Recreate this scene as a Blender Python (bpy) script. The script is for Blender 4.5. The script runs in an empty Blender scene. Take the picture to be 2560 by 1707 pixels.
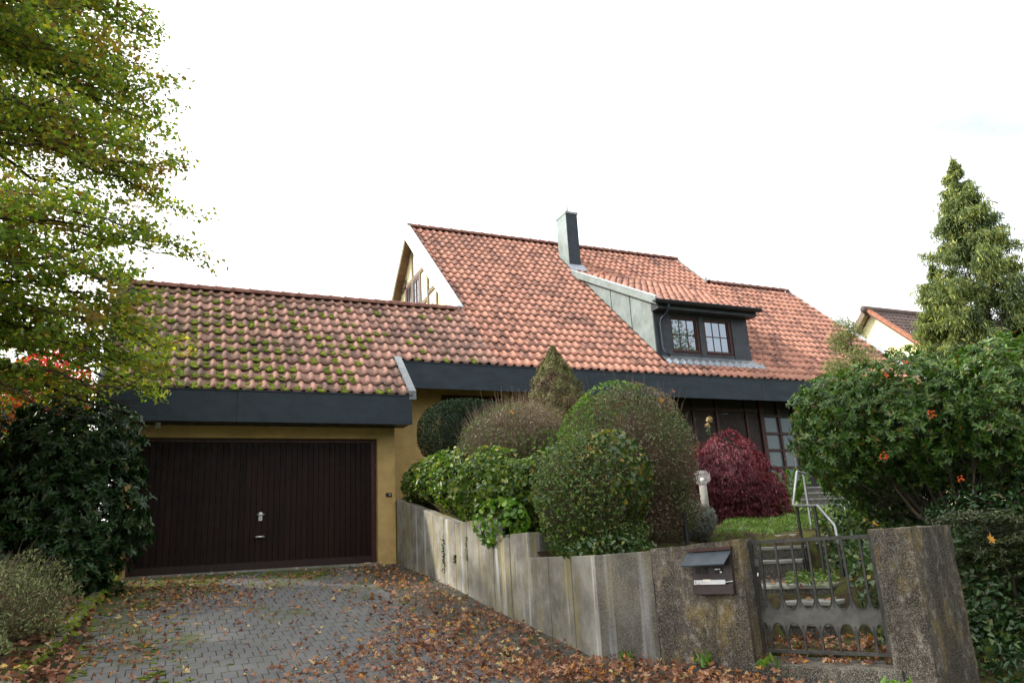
import bpy, bmesh, math, random
import numpy as np
from mathutils import Vector, Matrix, noise as mnoise

random.seed(7); rng = np.random.default_rng(7)
SC = bpy.context.scene
COL = SC.collection
R_ = math.radians
# ------------------------------------------------------------------ camera (eye at the origin, metres)
yaw, pit, rol = 0.434315, 0.266072, -0.0566736
fwd = Vector((math.sin(yaw)*math.cos(pit), math.cos(yaw)*math.cos(pit), math.sin(pit)))
rt = Vector((math.cos(yaw), -math.sin(yaw), 0)); up = rt.cross(fwd)
r2 = rt*math.cos(rol)+up*math.sin(rol); u2 = -rt*math.sin(rol)+up*math.cos(rol)
cd = bpy.data.cameras.new('camera'); cam = bpy.data.objects.new('camera', cd); COL.objects.link(cam)
cd.sensor_width = 36; cd.sensor_fit = 'HORIZONTAL'; cd.lens = 1912.98/2560*36
cd.clip_start = 0.05; cd.clip_end = 3000
cam.matrix_world = Matrix(((r2.x, u2.x, -fwd.x, 0), (r2.y, u2.y, -fwd.y, 0), (r2.z, u2.z, -fwd.z, 0), (0, 0, 0, 1)))
SC.camera = cam
# ------------------------------------------------------------------ light: bright veiled autumn sky, soft sun from the left behind the house
SUN_EL, SUN_AZ = R_(37), R_(-66)          # azimuth measured from +Y towards +X
sund = Vector((math.sin(SUN_AZ)*math.cos(SUN_EL), math.cos(SUN_AZ)*math.cos(SUN_EL), math.sin(SUN_EL)))
w = bpy.data.worlds.new('World'); SC.world = w; w.use_nodes = True
nt = w.node_tree; N = nt.nodes; L = nt.links; N.clear()
out = N.new('ShaderNodeOutputWorld'); bg = N.new('ShaderNodeBackground'); bg.inputs['Strength'].default_value = 0.1
sky = N.new('ShaderNodeTexSky'); sky.sky_type = 'NISHITA'; sky.sun_disc = False
sky.sun_elevation = SUN_EL; sky.sun_rotation = SUN_AZ; sky.air_density = 1.0; sky.dust_density = 1.2; sky.ozone_density = 1.2
tc = N.new('ShaderNodeTexCoord')
# broken white cloud, thick and glaring round the sun, thinning away from it
mp = N.new('ShaderNodeMapping'); mp.inputs['Scale'].default_value = (1.0, 1.0, 2.2); mp.inputs['Location'].default_value = (2.2, 9.9, 7.7)
nz = N.new('ShaderNodeTexNoise'); nz.inputs['Scale'].default_value = 1.9; nz.inputs['Detail'].default_value = 7; nz.inputs['Roughness'].default_value = 0.55
dot = N.new('ShaderNodeVectorMath'); dot.operation = 'DOT_PRODUCT'; dot.inputs[1].default_value = sund
L.new(tc.outputs['Generated'], mp.inputs['Vector']); L.new(mp.outputs['Vector'], nz.inputs['Vector'])
L.new(tc.outputs['Generated'], dot.inputs[0])
mr = N.new('ShaderNodeMapRange'); mr.interpolation_type = 'SMOOTHSTEP'
mr.inputs['From Min'].default_value = -0.25; mr.inputs['From Max'].default_value = 0.36
mr.inputs['To Min'].default_value = 0.0; mr.inputs['To Max'].default_value = 0.40
L.new(dot.outputs['Value'], mr.inputs['Value'])
ad = N.new('ShaderNodeMath'); ad.operation = 'ADD'; L.new(nz.outputs['Fac'], ad.inputs[0]); L.new(mr.outputs['Result'], ad.inputs[1])
cv = N.new('ShaderNodeMapRange'); cv.interpolation_type = 'SMOOTHSTEP'
cv.inputs['From Min'].default_value = 0.30; cv.inputs['From Max'].default_value = 0.70
cv.inputs['To Min'].default_value = 0.22
L.new(ad.outputs['Value'], cv.inputs['Value'])
br = N.new('ShaderNodeMapRange'); br.inputs['From Min'].default_value = -0.3; br.inputs['From Max'].default_value = 1.0
br.inputs['To Min'].default_value = 11.0; br.inputs['To Max'].default_value = 17.0
L.new(dot.outputs['Value'], br.inputs['Value'])
cc = N.new('ShaderNodeVectorMath'); cc.operation = 'SCALE'; cc.inputs[0].default_value = (1.0, 0.99, 0.97); L.new(br.outputs['Result'], cc.inputs['Scale'])
mx = N.new('ShaderNodeMixRGB'); L.new(cv.outputs['Result'], mx.inputs['Fac']); L.new(sky.outputs['Color'], mx.inputs['Color1']); L.new(cc.outputs['Vector'], mx.inputs['Color2'])
L.new(mx.outputs['Color'], bg.inputs['Color']); L.new(bg.outputs['Background'], out.inputs['Surface'])
sl = bpy.data.lights.new('sun', 'SUN'); sl.energy = 3.7; sl.angle = R_(2.0); sl.color = (1.0, 0.93, 0.82)
so = bpy.data.objects.new('sun', sl); COL.objects.link(so)
so.rotation_euler = sund.to_track_quat('Z', 'Y').to_euler()
vs = SC.view_settings; vs.view_transform = 'Standard'; vs.look = 'None'; vs.gamma = 1; vs.use_curve_mapping = False; vs.exposure = 0.8
SC.render.engine = 'CYCLES'; SC.cycles.max_bounces = 7; SC.cycles.transparent_max_bounces = 8

# ------------------------------------------------------------------ material helpers
def mat(name, base=(.5, .5, .5), rough=.7, metal=0.0, spec=.5):
    m = bpy.data.materials.new(name); m.use_nodes = True
    p = m.node_tree.nodes['Principled BSDF']
    p.inputs['Base Color'].default_value = (*base, 1); p.inputs['Roughness'].default_value = rough
    p.inputs['Metallic'].default_value = metal; p.inputs['Specular IOR Level'].default_value = spec
    return m, m.node_tree.nodes, m.node_tree.links, p
def ramp(N, stops, interp='LINEAR'):
    r = N.new('ShaderNodeValToRGB'); cr = r.color_ramp; cr.interpolation = interp
    while len(cr.elements) > 1: cr.elements.remove(cr.elements[-1])
    cr.elements[0].position = stops[0][0]; cr.elements[0].color = (*stops[0][1], 1)
    for p, c in stops[1:]:
        e = cr.elements.new(p); e.color = (*c, 1)
    return r
def g3(v): return (v, v, v)
def noise(N, L, vec, scale=5, detail=4, rough=.55, sc3=None, distort=0):
    if sc3 is not None:
        mp = N.new('ShaderNodeMapping'); mp.inputs['Scale'].default_value = sc3; L.new(vec, mp.inputs['Vector']); vec = mp.outputs['Vector']
    n = N.new('ShaderNodeTexNoise'); n.inputs['Scale'].default_value = scale; n.inputs['Detail'].default_value = detail
    n.inputs['Roughness'].default_value = rough; n.inputs['Distortion'].default_value = distort
    L.new(vec, n.inputs['Vector']); return n.outputs['Fac']
def rng_map(N, L, v, a, b, c=0., d=1.):
    m = N.new('ShaderNodeMapRange'); m.interpolation_type = 'SMOOTHSTEP'
    for k, x in zip(('From Min', 'From Max', 'To Min', 'To Max'), (a, b, c, d)): m.inputs[k].default_value = x
    L.new(v, m.inputs['Value']); return m.outputs['Result']
def mix(N, L, fac, c1, c2, mode='MIX'):
    m = N.new('ShaderNodeMixRGB'); m.blend_type = mode
    for s, v in (('Fac', fac), ('Color1', c1), ('Color2', c2)):
        if isinstance(v, (int, float)): m.inputs[s].default_value = v
        elif isinstance(v, tuple): m.inputs[s].default_value = (*v, 1)
        else: L.new(v, m.inputs[s])
    return m.outputs['Color']
def math_(N, L, op, a, b=None):
    m = N.new('ShaderNodeMath'); m.operation = op
    for i, v in enumerate((a, b)):
        if v is None: continue
        if isinstance(v, (int, float)): m.inputs[i].default_value = v
        else: L.new(v, m.inputs[i])
    return m.outputs['Value']
def bump(N, L, p, h, strength=.4, dist=.01):
    b = N.new('ShaderNodeBump'); b.inputs['Strength'].default_value = strength; b.inputs['Distance'].default_value = dist
    L.new(h, b.inputs['Height']); L.new(b.outputs['Normal'], p.inputs['Normal'])
def wpos(N): return N.new('ShaderNodeNewGeometry').outputs['Position']

MATS = {}
def foliage(name, stops, rough=.45, trans=.35, tint=(1.25, 1.35, .7), spec=.5, patch=None):
    """leaf material: one colour per leaf out of the ramp, light passing through the blade"""
    m, N, L, p = mat(name, rough=rough, spec=spec)
    g = N.new('ShaderNodeNewGeometry')
    r = ramp(N, stops); L.new(g.outputs['Random Per Island'], r.inputs['Fac'])
    c = r.outputs['Color']
    if patch:
        col2, sc, lo, hi = patch
        f = rng_map(N, L, noise(N, L, g.outputs['Position'], sc, 3), lo, hi)
        c = mix(N, L, f, c, col2)
    L.new(c, p.inputs['Base Color'])
    t = N.new('ShaderNodeBsdfTranslucent')
    L.new(mix(N, L, 1.0, c, tint, 'MULTIPLY'), t.inputs['Color'])
    ms = N.new('ShaderNodeMixShader'); ms.inputs['Fac'].default_value = trans
    o = N['Material Output']; L.new(p.outputs['BSDF'], ms.inputs[1]); L.new(t.outputs['BSDF'], ms.inputs[2]); L.new(ms.outputs['Shader'], o.inputs['Surface'])
    MATS[name] = m; return m

# roof tiles: each tile its own fired tone, lichen and soot
def tile_material(name, base, base2, lich, soot, row, tone=.5):
    m, N, L, p = mat(name, rough=.85, spec=.25)
    pos = wpos(N)
    sx = N.new('ShaderNodeSeparateXYZ'); L.new(pos, sx.inputs[0])
    u = math_(N, L, 'FLOOR', math_(N, L, 'DIVIDE', math_(N, L, 'ADD', sx.outputs['X'], 20.95), .205))
    v = math_(N, L, 'FLOOR', math_(N, L, 'DIVIDE', math_(N, L, 'ADD', sx.outputs['Y'], -13.19), row))
    cb = N.new('ShaderNodeCombineXYZ'); L.new(u, cb.inputs[0]); L.new(v, cb.inputs[1])
    wn = N.new('ShaderNodeTexWhiteNoise'); wn.noise_dimensions = '2D'; L.new(cb.outputs[0], wn.inputs['Vector'])
    c = mix(N, L, wn.outputs['Value'], base, base2)
    fine = noise(N, L, pos, 28, 5, .65)
    c = mix(N, L, rng_map(N, L, fine, .35, .75, 0, .5), c, lich)
    big = noise(N, L, pos, .8, 4, .6)
    mid = noise(N, L, pos, 7, 5, .6)
    c = mix(N, L, rng_map(N, L, math_(N, L, 'ADD', big, math_(N, L, 'MULTIPLY', mid, .6)), .74, 1.0, 0, .6), c, soot)
    c = mix(N, L, rng_map(N, L, math_(N, L, 'ADD', wn.outputs['Value'], mid), 1.22, 1.38, 0, .6), c, (.09, .055, .05))
    if name == 'roof_tile_old':   # green algae film, thickest under the tree
        gx = rng_map(N, L, sx.outputs['X'], 4.5, -1.0, 0, .22)
        c = mix(N, L, rng_map(N, L, math_(N, L, 'ADD', noise(N, L, pos, 3.2, 6, .7), gx), .56, .78, 0, .62), c, (.075, .066, .036))
    L.new(c, p.inputs['Base Color'])
    bump(N, L, p, fine, .25, .006)
    MATS[name] = m; return m
def concrete(name, base, dark, light, moss, streak=True, agg=0.0, mossamt=.5):
    m, N, L, p = mat(name, rough=.9, spec=.2)
    pos = wpos(N)
    c = mix(N, L, rng_map(N, L, noise(N, L, pos, 3.0, 6, .65), .35, .7), base, dark)
    fine = noise(N, L, pos, 60, 4, .7)
    if streak:
        s = noise(N, L, pos, 1.0, 5, .6, (5.5, 5.5, .22), .3)
        c = mix(N, L, rng_map(N, L, s, .54, .66, 0, .85), c, light)
        s2 = noise(N, L, pos, 1.0, 5, .65, (7.3, 6.1, .35), .2)
        c = mix(N, L, rng_map(N, L, s2, .55, .7, 0, .8), c, dark)
        s3 = noise(N, L, pos, 1.0, 4, .55, (6.2, 6.2, .75), .5)
        c = mix(N, L, rng_map(N, L, s3, .50, .68, 0, mossamt), c, moss)
        c = mix(N, L, rng_map(N, L, noise(N, L, pos, 7, 5, .65, (1, 1, .35)), .45, .75, 0, .45), c, dark)
        c = mix(N, L, rng_map(N, L, noise(N, L, pos, 2.3, 6, .7, (1, 1, .6)), .50, .66, 0, .6*mossamt), c, tuple(x*.8 for x in moss))
    else:
        c = mix(N, L, rng_map(N, L, noise(N, L, pos, 2.6, 6, .65, (1, 1, .7)), .46, .60, 0, mossamt), c, moss)
        c = mix(N, L, rng_map(N, L, noise(N, L, pos, 16, 6, .75), .50, .64, 0, .6), c, light)
        c = mix(N, L, rng_map(N, L, noise(N, L, pos, 5, 6, .7, (1, 1, .7)), .48, .66, 0, .6), c, dark)
    if agg > .4 and not streak:
        c = mix(N, L, rng_map(N, L, noise(N, L, pos, 16, 6, .75), .50, .66, 0, .5), c, light)
        c = mix(N, L, rng_map(N, L, noise(N, L, pos, 4.5, 6, .75, (1, 1, .25)), .45, .58, 0, .85), c, dark)
    if agg:
        vo = N.new('ShaderNodeTexVoronoi'); vo.inputs['Scale'].default_value = 190; L.new(pos, vo.inputs['Vector'])
        wn = N.new('ShaderNodeTexWhiteNoise'); L.new(vo.outputs['Color'], wn.inputs['Vector'])
        c = mix(N, L, rng_map(N, L, wn.outputs['Value'], .62, .9, 0, agg), c, (.36, .33, .28))
        c = mix(N, L, rng_map(N, L, wn.outputs['Value'], .3, .05, 0, agg), c, (.03, .028, .025))
        bump(N, L, p, vo.outputs['Distance'], .7, .012)
    else:
        c = mix(N, L, rng_map(N, L, fine, .3, .75, 0, .35), c, tuple(x*.45 for x in base))
        bump(N, L, p, fine, .3, .006)
    L.new(c, p.inputs['Base Color']); MATS[name] = m; return m
def weathered(name, base, rough=.5, metal=0., var=.25, spec=.5, scale=6, stretch=None, bmp=0.0, bscale=80, perobj=0.0):
    m, N, L, p = mat(name, rough=rough, metal=metal, spec=spec)
    pos = wpos(N)
    f = noise(N, L, pos, scale, 5, .6, stretch)
    c = mix(N, L, rng_map(N, L, f, .3, .72), tuple(x*(1-var) for x in base), tuple(min(1, x*(1+var)) for x in base))
    if perobj:
        oi = N.new('ShaderNodeObjectInfo')
        c = mix(N, L, math_(N, L, 'MULTIPLY', oi.outputs['Random'], perobj), c, tuple(x*.35 for x in base))
    L.new(c, p.inputs['Base Color'])
    r = rng_map(N, L, noise(N, L, pos, scale*3, 4), .3, .7, max(.05, rough-.1), min(1, rough+.12)); L.new(r, p.inputs['Roughness'])
    if bmp: bump(N, L, p, noise(N, L, pos, bscale, 3, .6, stretch), bmp, .008)
    MATS[name] = m; return m

tile_material('roof_tile_red', (.41, .186, .132), (.325, .14, .10), (.42, .29, .235), (.17, .10, .085), .2425)
tile_material('roof_tile_old', (.33, .165, .125), (.245, .125, .098), (.28, .235, .21), (.09, .07, .06), .2425)
tile_material('neighbour_tile', (.10, .07, .065), (.07, .05, .05), (.16, .14, .13), (.05, .04, .04), .3)
weathered('ridge_red', (.20, .095, .075), .85, var=.35, spec=.25, scale=9)
weathered('verge_terracotta', (.32, .13, .08), .8, var=.2, spec=.3)
weathered('roof_deck', (.045, .03, .025), .9)
weathered('slate_metal', (.017, .028, .040), .5, .1, .22, .35, 2.2, (1, 1, 2.5))
weathered('dormer_cladding', (.040, .047, .058), .5, .15, .2, .4, 3)
weathered('dark_metal', (.022, .026, .032), .4, .3, .2)
weathered('zinc_pale', (.42, .47, .50), .45, .35, .15, scale=3)
weathered('zinc_mid', (.16, .18, .20), .45, .3, .25, scale=5)
weathered('barge_white', (.72, .74, .74), .55, 0, .06)
weathered('cheek_zinc', (.20, .245, .24), .5, .25, .14, scale=2.5)
weathered('lead_flashing', (.25, .285, .33), .5, .2, .35, scale=25)
weathered('yellow_render', (.50, .355, .15), .92, 0, .12, .2, 4, None, .8, 70)
weathered('cream_render', (.84, .76, .47), .9, 0, .08, .2, 4)
weathered('timber_brown', (.16, .12, .085), .75, 0, .25, scale=12)
weathered('soffit_wood', (.26, .155, .095), .7, 0, .25, scale=5, stretch=(1, 6, 1), perobj=.4)
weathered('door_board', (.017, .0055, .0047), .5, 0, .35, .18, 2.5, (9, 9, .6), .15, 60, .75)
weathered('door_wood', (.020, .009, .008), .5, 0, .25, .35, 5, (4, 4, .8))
weathered('frame_wood', (.045, .014, .012), .45, 0, .3, .4, 8)
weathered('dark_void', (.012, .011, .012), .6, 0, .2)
weathered('rail_steel', (.30, .32, .33), .45, .6, .2, scale=20)
weathered('iron', (.045, .045, .042), .5, .4, .3, scale=18, bmp=.15, bscale=60)
weathered('iron_sheet', (.085, .085, .08), .5, .35, .3, scale=9, bmp=.15, bscale=50)
weathered('alu', (.62, .64, .66), .35, .6, .1)
weathered('white_plastic', (.75, .75, .72), .4, 0, .05)
weathered('label_paper', (.75, .73, .68), .6, 0, .08)
weathered('brown_box', (.040, .030, .030), .45, .2, .25)
weathered('bark', (.075, .06, .045), .9, 0, .35, .2, 9, (1, 1, .4), .6, 40)
weathered('twig_brown', (.17, .125, .09), .85, 0, .35, .2, 12)
weathered('twig_dark', (.04, .032, .024), .85, 0, .35, .2, 12)
weathered('soil', (.045, .035, .024), .95, 0, .4, .15, 14, None, .8, 40)
concrete('wall_concrete', (.31, .30, .272), (.14, .13, .113), (.54, .55, .54), (.27, .225, .075), True, 0, .78)
concrete('wall_concrete_dark', (.15, .145, .135), (.07, .067, .06), (.30, .31, .32), (.15, .125, .05), True, .35, .45)
concrete('pier_concrete', (.115, .10, .083), (.040, .034, .030), (.31, .29, .26), (.20, .145, .045), False, .42, .85)
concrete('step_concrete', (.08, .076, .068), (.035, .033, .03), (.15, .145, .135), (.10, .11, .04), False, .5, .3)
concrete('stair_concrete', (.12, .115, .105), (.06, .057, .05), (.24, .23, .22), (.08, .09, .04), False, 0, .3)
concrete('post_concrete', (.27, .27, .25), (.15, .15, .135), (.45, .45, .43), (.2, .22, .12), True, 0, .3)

# paver
m, N, L, p = mat('paver', rough=.85, spec=.3)
pos = wpos(N)
c = mix(N, L, noise(N, L, pos, 160, 3, .7), (.045, .047, .050), (.145, .146, .15))
oi = N.new('ShaderNodeNewGeometry')
c = mix(N, L, rng_map(N, L, noise(N, L, pos, 8.3, 2), .35, .65, 0, .4), c, (.09, .09, .088))
sx = N.new('ShaderNodeSeparateXYZ'); L.new(pos, sx.inputs[0])
mossf = math_(N, L, 'ADD', noise(N, L, pos, 1.1, 5, .65), rng_map(N, L, sx.outputs['Y'], 9.0, 13.5, -.06, .13))
mossf = math_(N, L, 'ADD', mossf, rng_map(N, L, sx.outputs['X'], .9, -.5, 0, .15))
c = mix(N, L, rng_map(N, L, mossf, .53, .70, 0, .85), c, (.060, .070, .020))
L.new(c, p.inputs['Base Color']); bump(N, L, p, noise(N, L, pos, 130, 3, .7), .5, .006); MATS['paver'] = m
m, N, L, p = mat('joint_moss', rough=.95, spec=.1)
pos = wpos(N)
c = mix(N, L, rng_map(N, L, noise(N, L, pos, 1.5, 4), .42, .6), (.030, .030, .016), (.105, .135, .025))
L.new(c, p.inputs['Base Color']); MATS['joint_moss'] = m
m, N, L, p = mat('asphalt', rough=.92, spec=.2)
pos = wpos(N)
c = mix(N, L, noise(N, L, pos, 120, 4, .7), (.035, .034, .030), (.125, .12, .11))
c = mix(N, L, rng_map(N, L, noise(N, L, pos, 2.6, 6, .65), .48, .62, 0, .85), c, (.050, .052, .018))
c = mix(N, L, rng_map(N, L, noise(N, L, pos, 6, 5, .6), .62, .7, 0, .7), c, (.23, .22, .2))
L.new(c, p.inputs['Base Color']); bump(N, L, p, noise(N, L, pos, 90, 4, .7), .6, .012); MATS['asphalt'] = m
m, N, L, p = mat('mossy_ground', rough=.95, spec=.1)
pos = wpos(N)
c = mix(N, L, rng_map(N, L, noise(N, L, pos, 5, 6, .65), .4, .65), (.035, .026, .017), (.06, .075, .015))
c = mix(N, L, rng_map(N, L, noise(N, L, pos, 38, 3, .6), .5, .7, 0, .6), c, (.10, .06, .03))
L.new(c, p.inputs['Base Color']); bump(N, L, p, noise(N, L, pos, 45, 4, .7), .8, .02); MATS['mossy_ground'] = m
m, N, L, p = mat('grass_far', rough=.95, spec=.1)
pos = wpos(N)
c = mix(N, L, noise(N, L, pos, .35, 6, .7), (.045, .065, .02), (.08, .075, .03)); L.new(c, p.inputs['Base Color']); MATS['grass_far'] = m
# glazing: a dark room or a net curtain seen behind a reflecting sheet of glass
def glazing(name, behind, behind2, gl, rough=.02, scale=(8, 8, 1)):
    m, N, L, p = mat(name, rough=.8, spec=.2)
    c = mix(N, L, noise(N, L, wpos(N), 5, 4, .6, scale), behind, behind2); L.new(c, p.inputs['Base Color'])
    g = N.new('ShaderNodeBsdfGlossy'); g.inputs['Roughness'].default_value = rough; g.inputs['Color'].default_value = (.75, .84, .95, 1)
    ms = N.new('ShaderNodeMixShader'); ms.inputs['Fac'].default_value = gl
    L.new(p.outputs['BSDF'], ms.inputs[1]); L.new(g.outputs['BSDF'], ms.inputs[2]); L.new(ms.outputs['Shader'], N['Material Output'].inputs['Surface'])
    MATS[name] = m
glazing('window_glass', (.02, .022, .025), (.05, .05, .05), .36)
glazing('curtain_glass', (.07, .09, .09), (.12, .145, .14), .06, .12, (30, 30, 6))
m, N, L, p = mat('lamp_glass', (.8, .82, .82), .08)
tr = N.new('ShaderNodeBsdfTransparent'); ms = N.new('ShaderNodeMixShader'); ms.inputs['Fac'].default_value = .15
L.new(tr.outputs['BSDF'], ms.inputs[1]); L.new(p.outputs['BSDF'], ms.inputs[2]); L.new(ms.outputs['Shader'], N['Material Output'].inputs['Surface']); MATS['lamp_glass'] = m
m, N, L, p = mat('moss', rough=.95, spec=.1)
pos = wpos(N)
g = N.new('ShaderNodeNewGeometry')
c = mix(N, L, g.outputs['Random Per Island'], (.065, .095, .012), (.20, .25, .025))
c = mix(N, L, rng_map(N, L, noise(N, L, pos, 45, 3), .5, .62, 0, .7), c, (.035, .045, .01)); L.new(c, p.inputs['Base Color'])
bump(N, L, p, noise(N, L, pos, 130, 3, .7), 1.0, .02); MATS['moss'] = m

foliage('leaf_tree', [(0, (.07, .14, .03)), (.45, (.13, .215, .04)), (.75, (.23, .30, .05)), (.9, (.40, .38, .06)), (.93, (.20, .12, .035)), (1, (.11, .06, .03))], .5, .58, (1.5, 1.45, .55), .35, ((.24, .17, .055), 1.1, .54, .68))
foliage('leaf_laurel', [(0, (.009, .032, .009)), (.6, (.022, .064, .016)), (.93, (.05, .10, .024)), (1, (.12, .11, .03))], .36, .15, spec=.4)
foliage('leaf_pyracantha', [(0, (.020, .058, .012)), (.5, (.052, .125, .020)), (.85, (.12, .20, .034)), (.96, (.13, .16, .04)), (1, (.22, .09, .03))], .34, .28, spec=.4)
foliage('leaf_privet', [(0, (.035, .075, .020)), (.5, (.075, .13, .032)), (.8, (.13, .165, .05)), (1, (.17, .12, .065))], .45, .25, patch=((.17, .125, .09), 1.6, .48, .6))
foliage('leaf_privet_green', [(0, (.04, .095, .022)), (.5, (.085, .165, .035)), (.85, (.16, .23, .05)), (1, (.24, .20, .05))], .42, .25)
foliage('leaf_fresh', [(0, (.05, .12, .015)), (.6, (.10, .22, .022)), (1, (.20, .30, .035))], .45, .4)
foliage('leaf_vine', [(0, (.025, .06, .012)), (.45, (.06, .12, .018)), (.8, (.13, .20, .025)), (.95, (.20, .24, .03)), (1, (.35, .27, .05))], .38, .35)
foliage('leaf_maple_vine', [(0, (.02, .05, .014)), (.5, (.05, .095, .018)), (.8, (.12, .15, .022)), (.93, (.26, .21, .03)), (1, (.28, .10, .03))], .45, .35)
foliage('needle_yew', [(0, (.007, .018, .009)), (.7, (.014, .034, .014)), (1, (.03, .055, .02))], .75, .1, spec=.2)
foliage('needle_spruce', [(0, (.05, .062, .017)), (.5, (.115, .125, .032)), (1, (.20, .195, .05))], .6, .15, patch=((.105, .062, .030), 2.6, .46, .62))
foliage('needle_cypress', [(0, (.11, .17, .07)), (.4, (.22, .29, .11)), (.75, (.36, .41, .14)), (1, (.50, .52, .18))], .55, .4, (1.3, 1.25, .6), .3, ((.13, .19, .10), 1.5, .46, .64))
foliage('needle_cypress_dark', [(0, (.055, .09, .045)), (.6, (.115, .165, .075)), (1, (.2, .25, .10))], .55, .3)
foliage('needle_cedar', [(0, (.09, .13, .045)), (.6, (.19, .23, .08)), (1, (.33, .28, .12))], .6, .3)
foliage('needle_low', [(0, (.014, .028, .009)), (.6, (.034, .055, .014)), (1, (.085, .095, .02))], .55, .12)
foliage('leaf_red_maple', [(0, (.05, .008, .017)), (.5, (.14, .022, .04)), (.85, (.25, .05, .068)), (1, (.35, .13, .13))], .5, .3, (1.4, .7, .7))
foliage('leaf_scarlet', [(0, (.35, .02, .02)), (1, (.65, .05, .04))], .5, .5, (1.4, .9, .9))
foliage('leaf_orange', [(0, (.22, .08, .015)), (1, (.42, .18, .03))], .5, .5, (1.3, 1, .8))
foliage('leaf_yellow', [(0, (.22, .22, .03)), (1, (.42, .34, .04))], .5, .5, (1.3, 1.1, .8))
foliage('leaf_silver', [(0, (.10, .12, .10)), (.6, (.2, .235, .21)), (1, (.30, .33, .30))], .7, .15, (1, 1, 1))
foliage('leaf_heather', [(0, (.10, .13, .05)), (.5, (.20, .24, .09)), (1, (.33, .35, .15))], .65, .2, (1, 1, .8))
foliage('grass_blade', [(0, (.04, .09, .015)), (.6, (.09, .17, .025)), (1, (.17, .23, .05))], .5, .4)
foliage('leaf_ivy', [(0, (.016, .042, .012)), (.6, (.04, .085, .02)), (.92, (.09, .145, .035)), (1, (.25, .2, .05))], .35, .25)
foliage('leaf_dry', [(0, (.10, .042, .026)), (.35, (.20, .088, .052)), (.65, (.29, .15, .092)), (.88, (.38, .225, .145)), (.96, (.40, .19, .04)), (1, (.48, .36, .11))], .7, .15, (1.2, 1, .8), .25)
foliage('leaf_pale', [(0, (.34, .22, .12)), (.5, (.46, .36, .20)), (1, (.50, .42, .16))], .65, .2, (1.1, 1, .8), .25)
foliage('leaf_amber', [(0, (.42, .17, .03)), (1, (.55, .30, .05))], .6, .3, (1.2, 1, .8), .25)
foliage('berry', [(0, (.5, .05, .015)), (1, (.6, .12, .03))], .35, .05)

# ------------------------------------------------------------------ mesh helpers
def link(name, me, material, parent=None, smooth=False):
    o = bpy.data.objects.new(name, me); COL.objects.link(o)
    if material is not None:
        me.materials.append(MATS[material])
    if smooth: me.polygons.foreach_set('use_smooth', np.ones(len(me.polygons), dtype=bool))
    if parent: o.parent = parent
    return o
def mesh_np(name, V, F, material, parent=None, smooth=False):
    """V (n,3), F list of (k,m) index arrays"""
    me = bpy.data.meshes.new(name); V = np.asarray(V, dtype=np.float32)
    if not isinstance(F, list): F = [F]
    F = [np.asarray(f, dtype=np.int32) for f in F if len(f)]
    me.vertices.add(len(V)); me.vertices.foreach_set('co', V.ravel())
    nl = sum(f.size for f in F); nf = sum(len(f) for f in F)
    me.loops.add(nl); me.polygons.add(nf)
    me.loops.foreach_set('vertex_index', np.concatenate([f.ravel() for f in F]))
    tot = np.concatenate([np.full(len(f), f.shape[1], dtype=np.int32) for f in F])
    me.polygons.foreach_set('loop_start', np.concatenate([[0], np.cumsum(tot)[:-1]]).astype(np.int32))
    me.update(calc_edges=True)
    return link(name, me, material, parent, smooth)
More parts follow.
